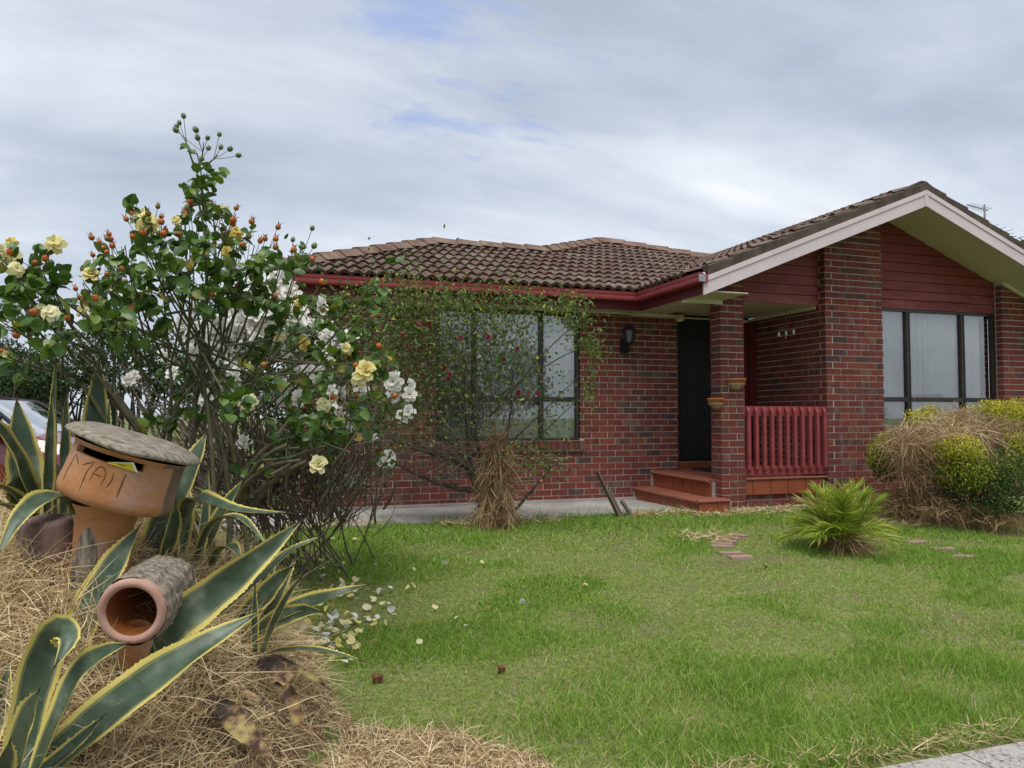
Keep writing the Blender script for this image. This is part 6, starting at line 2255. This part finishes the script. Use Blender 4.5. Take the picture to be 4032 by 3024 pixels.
# side outline stations along x (nose at +x): x, sill, beltline, roof, half width at belt, half width at roof
st = [(-2.15, .35, .80, .80, .70, .55), (-2.0, .25, .93, .95, .80, .62), (-1.6, .22, .97, 1.10, .85, .60), (-1.0, .20, .96, 1.38, .87, .58), (-.2, .20, .94, 1.44, .88, .60), (.35, .20, .92, 1.36, .88, .58), (1.0, .20, .90, .98, .87, .62), (1.2, .22, .88, .91, .86, .62), (1.8, .25, .78, .79, .82, .60), (2.08, .32, .62, .62, .70, .5), (2.15, .38, .5, .5, .55, .4)]
secs = []
for (x, sl, be, ro, hw, hr) in st:
    ring = [(-hw * .92, sl), (-hw, (sl + be) / 2), (-hw * .97, be), (-hr, ro - .04), (-hr * .7, ro), (hr * .7, ro), (hr, ro - .04), (hw * .97, be), (hw, (sl + be) / 2), (hw * .92, sl)]
    secs.append([tuple(MC @ Vector((x, y, z))) for y, z in ring])
V = np.array(secs)
k = 10
fb, fg = [], []
for i in range(len(st) - 1):
    for j in range(k - 1):
        cab = 2 <= i <= 5
        g_ = (cab and j in (2, 6)) or (i in (5,) and j in (3, 4, 5)) or (i in (2,) and j in (3, 4, 5))
        (fg if g_ else fb).append((i * k + j, i * k + j + 1, (i + 1) * k + j + 1, (i + 1) * k + j))
mb = MB()
mb.add(V.reshape(-1, 3), fb, 0, .5, True)
mb.add(V[0], [(0, i, i + 1) for i in range(1, 9)])
mb.add(V[-1], [(0, i, i + 1) for i in range(1, 9)])
T.part(mb, 'body', M['car'])
mb = MB()
mb.add(V.reshape(-1, 3), fg, 0, .5, True)
T.part(mb, 'window', M['carglass'])
mb = MB()
for sy in (-1, 1):
    for pts in ([(1.0, .845 * sy, .92), (.35, .60 * sy, 1.345), (-.2, .62 * sy, 1.41), (-1.0, .60 * sy, 1.35), (-1.6, .84 * sy, .99)], [(-.35, .87 * sy, .95), (-.35, .63 * sy, 1.40)], [(.62, .86 * sy, .93), (.60, .70 * sy, 1.19)], [(-1.6, .845 * sy, .975), (1.0, .855 * sy, .915)]):
        mb.tube([tuple(MC @ Vector(p)) for p in pts], .028, 6)
T.part(mb, 'window_trim', M['black'])
for sx in (-1.3, 1.32):
    for sy in (-1, 1):
        m_ = MB()
        mw = MC @ Matrix.Translation((sx, sy * .80, .30)) @ Matrix.Rotation(math.pi / 2, 4, 'X')
        m_.lathe([(.19, -.10), (.29, -.10), (.305, -.06), (.305, .06), (.29, .10), (.19, .10)], 24, mw)
        w_ = T.part(m_, 'wheel', M['tyre'])
        m_ = MB()
        m_.lathe([(0, -.09), (.08, -.085), (.19, -.095), (.19, .095), (.08, .085), (0, .09)], 16, mw)
        T.part(m_, 'hub', M['rim'], w_)
for sy in (-1, 1):
    m_ = MB()
    m_.lathe([(0, .03), (.06, .025), (.10, .0), (.10, -.02)], 12, MC @ Matrix.Translation((2.06, sy * .52, .60)) @ Matrix.Rotation(math.pi / 2, 4, 'Y'))
    T.part(m_, 'headlight', M['headlamp'])
    m_ = MB()
    m_.box(.62, .80, sy * .96 - .07, sy * .96 + .07, .93, 1.05, M=MC)
    T.part(m_, 'mirror', M['car'])

T = Thing('picket_fence', 'dark red picket fence behind the car at the left', 'fence', (-2.0, 13.0, 0))
for k in range(13):
    x = -5.0 + k * .19
    m_ = MB()
    m_.prism([(x, .0), (x + .11, .0), (x + .11, 1.15), (x + .055, 1.25), (x, 1.15)], 1, 12.97, 13.0)
    T.part(m_, 'picket', M['redwood'])
m_ = MB()
m_.box(-5, -2.55, 13.001, 13.04, .85, .95)
m_.box(-5, -2.55, 13.001, 13.04, .25, .35)
T.part(m_, 'rail', M['redwood'])


def hedge(name, label, cat, blobs, n_, mat_, l0, l1, base):
    T = Thing(name, label, cat, base)
    mb = MB()
    tot = sum(b[3] * b[4] for b in blobs)
    for (cx, cy, d_, sx, sz, tm) in blobs:
        k = int(n_ * sx * sz / tot)
        ctr = P(cx, cy, d_)
        v = RNG.normal(size=(k, 3))
        v /= np.linalg.norm(v, axis=1)[:, None]
        v *= RNG.random(k)[:, None] ** .4
        bump = 1 + .25 * np.sin(v[:, 0] * 9 + cx) * np.cos(v[:, 2] * 8)
        c = ctr + v * bump[:, None] * np.array([sx, sx * .8, sz]) / 1661 * d_
        leaves(mb, c, rdir(k, .4), rdir(k, .7), RNG.uniform(l0, l1, k), RNG.uniform(l0 * .5, l1 * .55, k), t=np.clip(RNG.normal(tm, .2, k) + .1 * v[:, 2], 0, 1))
    T.part(mb, 'crown', mat_, kind='stuff')
    mb = MB()
    for (cx, cy, d_, sx, sz, tm) in blobs:
        ctr = P(cx, cy, d_)
        for _ in range(7):
            e = ctr + RNG.normal(size=3) * np.array([sx, sx, sz]) / 1661 * d_ * .5
            b = np.array([ctr[0] + RNG.normal() * .3, ctr[1] + RNG.normal() * .3, 0.0])
            mb.tube(bez(b, (b + e) / 2 + RNG.normal(size=3) * .15, e, 6), np.linspace(.045, .012, 6), 5)
    T.part(mb, 'trunk', M['bark'])


hedge('shrub', 'dark green bushy shrub far left below the neighbouring roof', 'shrub', [(20, 800, 14, 95, 60, .45), (-60, 790, 14, 90, 70, .4), (70, 830, 13.6, 80, 50, .5)], 9000, M['hedge'], .05, .09, P(20, 890, 14))
hedge('shrub', 'tall fine-leaved grey-green shrub behind the rose canes', 'shrub', [(150, 800, 14.5, 80, 75, .6), (225, 780, 14.8, 70, 95, .65), (230, 700, 14.8, 40, 45, .75)], 9000, M['hedge'], .04, .07, P(190, 890, 14.5))
hedge('shrub', 'dark shrub mass behind the white rose near the house corner', 'shrub', [(330, 800, 14, 80, 80, .4), (430, 820, 13.5, 70, 70, .35), (520, 850, 13, 60, 60, .35)], 8000, M['hedge'], .05, .09, P(420, 890, 13.5))
hedge('tree', 'distant leafy tree just showing past the right roof edge', 'tree', [(2250, 560, 24, 70, 60, .5), (2290, 640, 24, 90, 90, .45)], 3500, M['hedge'], .10, .18, P(2270, 800, 24))

# neighbour's house
NH = P(-40, 800, 22)
NH[2] = 0
T = Thing('neighbour_house', 'neighbouring house with a brown tiled roof at the far left edge', 'house', NH)
mb = MB()
mb.box(NH[0] - 8, NH[0] + .6, NH[1], NH[1] + 8, 0, 2.45)
T.part(mb, 'wall', M['verge'])
mb = MB()
xr, yf, zb, rise = NH[0] + 1.3, NH[1] - .7, 2.55, 2.1
v = [(NH[0] - 9, yf, zb), (xr, yf, zb), (xr, NH[1] + 9, zb), (xr - 4.2, NH[1] + 4, zb + rise), (NH[0] - 9, NH[1] + 4, zb + rise)]
mb.add(v, [(0, 1, 3, 4)])
mb.add(v, [(1, 2, 3)])
nr = T.part(mb, 'roof', M['cap'])
for k in range(1, 14):                                   # tile courses stepped up the slope
    q = k / 14
    a = np.array(v[0]) * (1 - q) + np.array(v[4]) * q
    b = np.array(v[1]) * (1 - q) + np.array(v[3]) * q
    m_ = MB()
    m_.add([a + (0, -.03, .0), b + (0.02, -.03, 0), b + (0.02, -.03, .05), a + (0, -.03, .05), a + (0, .3, .05 + .13), b + (-.25, .3, .05 + .13)], [(0, 1, 2, 3), (3, 2, 5, 4)])
    T.part(m_, 'tile_course', M['cap'], nr)
mb = MB()
mb.box(NH[0] - 9, xr + .02, yf - .06, yf - .005, zb - .16, zb + .02)
mb.box(xr + .005, xr + .06, yf, NH[1] + 9, zb - .16, zb + .02)
T.part(mb, 'fascia', M['redfascia'])
mb = MB()
mb.box(NH[0] - 1.2, NH[0] - .1, NH[1] - .02, NH[1] - .005, 1.0, 2.2)
T.part(mb, 'window', M['dark'])

# across the street, behind the viewer: what the windows mirror
for k, (x, y, h, lab) in enumerate(((-16, -24, 6.5, 'broad street tree behind the viewer on the left'), (-6, -28, 5.2, 'low street tree behind the viewer left of centre'), (4, -25, 7.2, 'tall street tree behind the viewer'), (13, -27, 5.6, 'rounded street tree behind the viewer on the right'), (22, -24, 6.8, 'large street tree behind the viewer far right'), (32, -30, 6.0, 'street tree behind the viewer beyond the right end'))):
    T = Thing('tree', lab, 'tree', (x, y, -.4))
    mb = MB()
    for _ in range(5):
        n_ = 420
        v = RNG.normal(size=(n_, 3))
        v /= np.linalg.norm(v, axis=1)[:, None]
        v *= RNG.random(n_)[:, None] ** .4
        c = np.array([x, y, h * .62]) + RNG.normal(size=3) * np.array([2.2, 1.5, .8]) + v * np.array([2.4, 2.2, h * .26])
        leaves(mb, c, rdir(n_, .2), rdir(n_, .7), RNG.uniform(.3, .5, n_), RNG.uniform(.2, .34, n_), t=np.clip(RNG.normal(.4, .2, n_), 0, 1))
    T.part(mb, 'crown', M['hedge'], kind='stuff')
    mb = MB()
    mb.tube([(x, y, -.6), (x + .1, y, h * .35), (x, y, h * .7)], [.28, .2, .08], 9)
    T.part(mb, 'trunk', M['bark'])
#NEXT
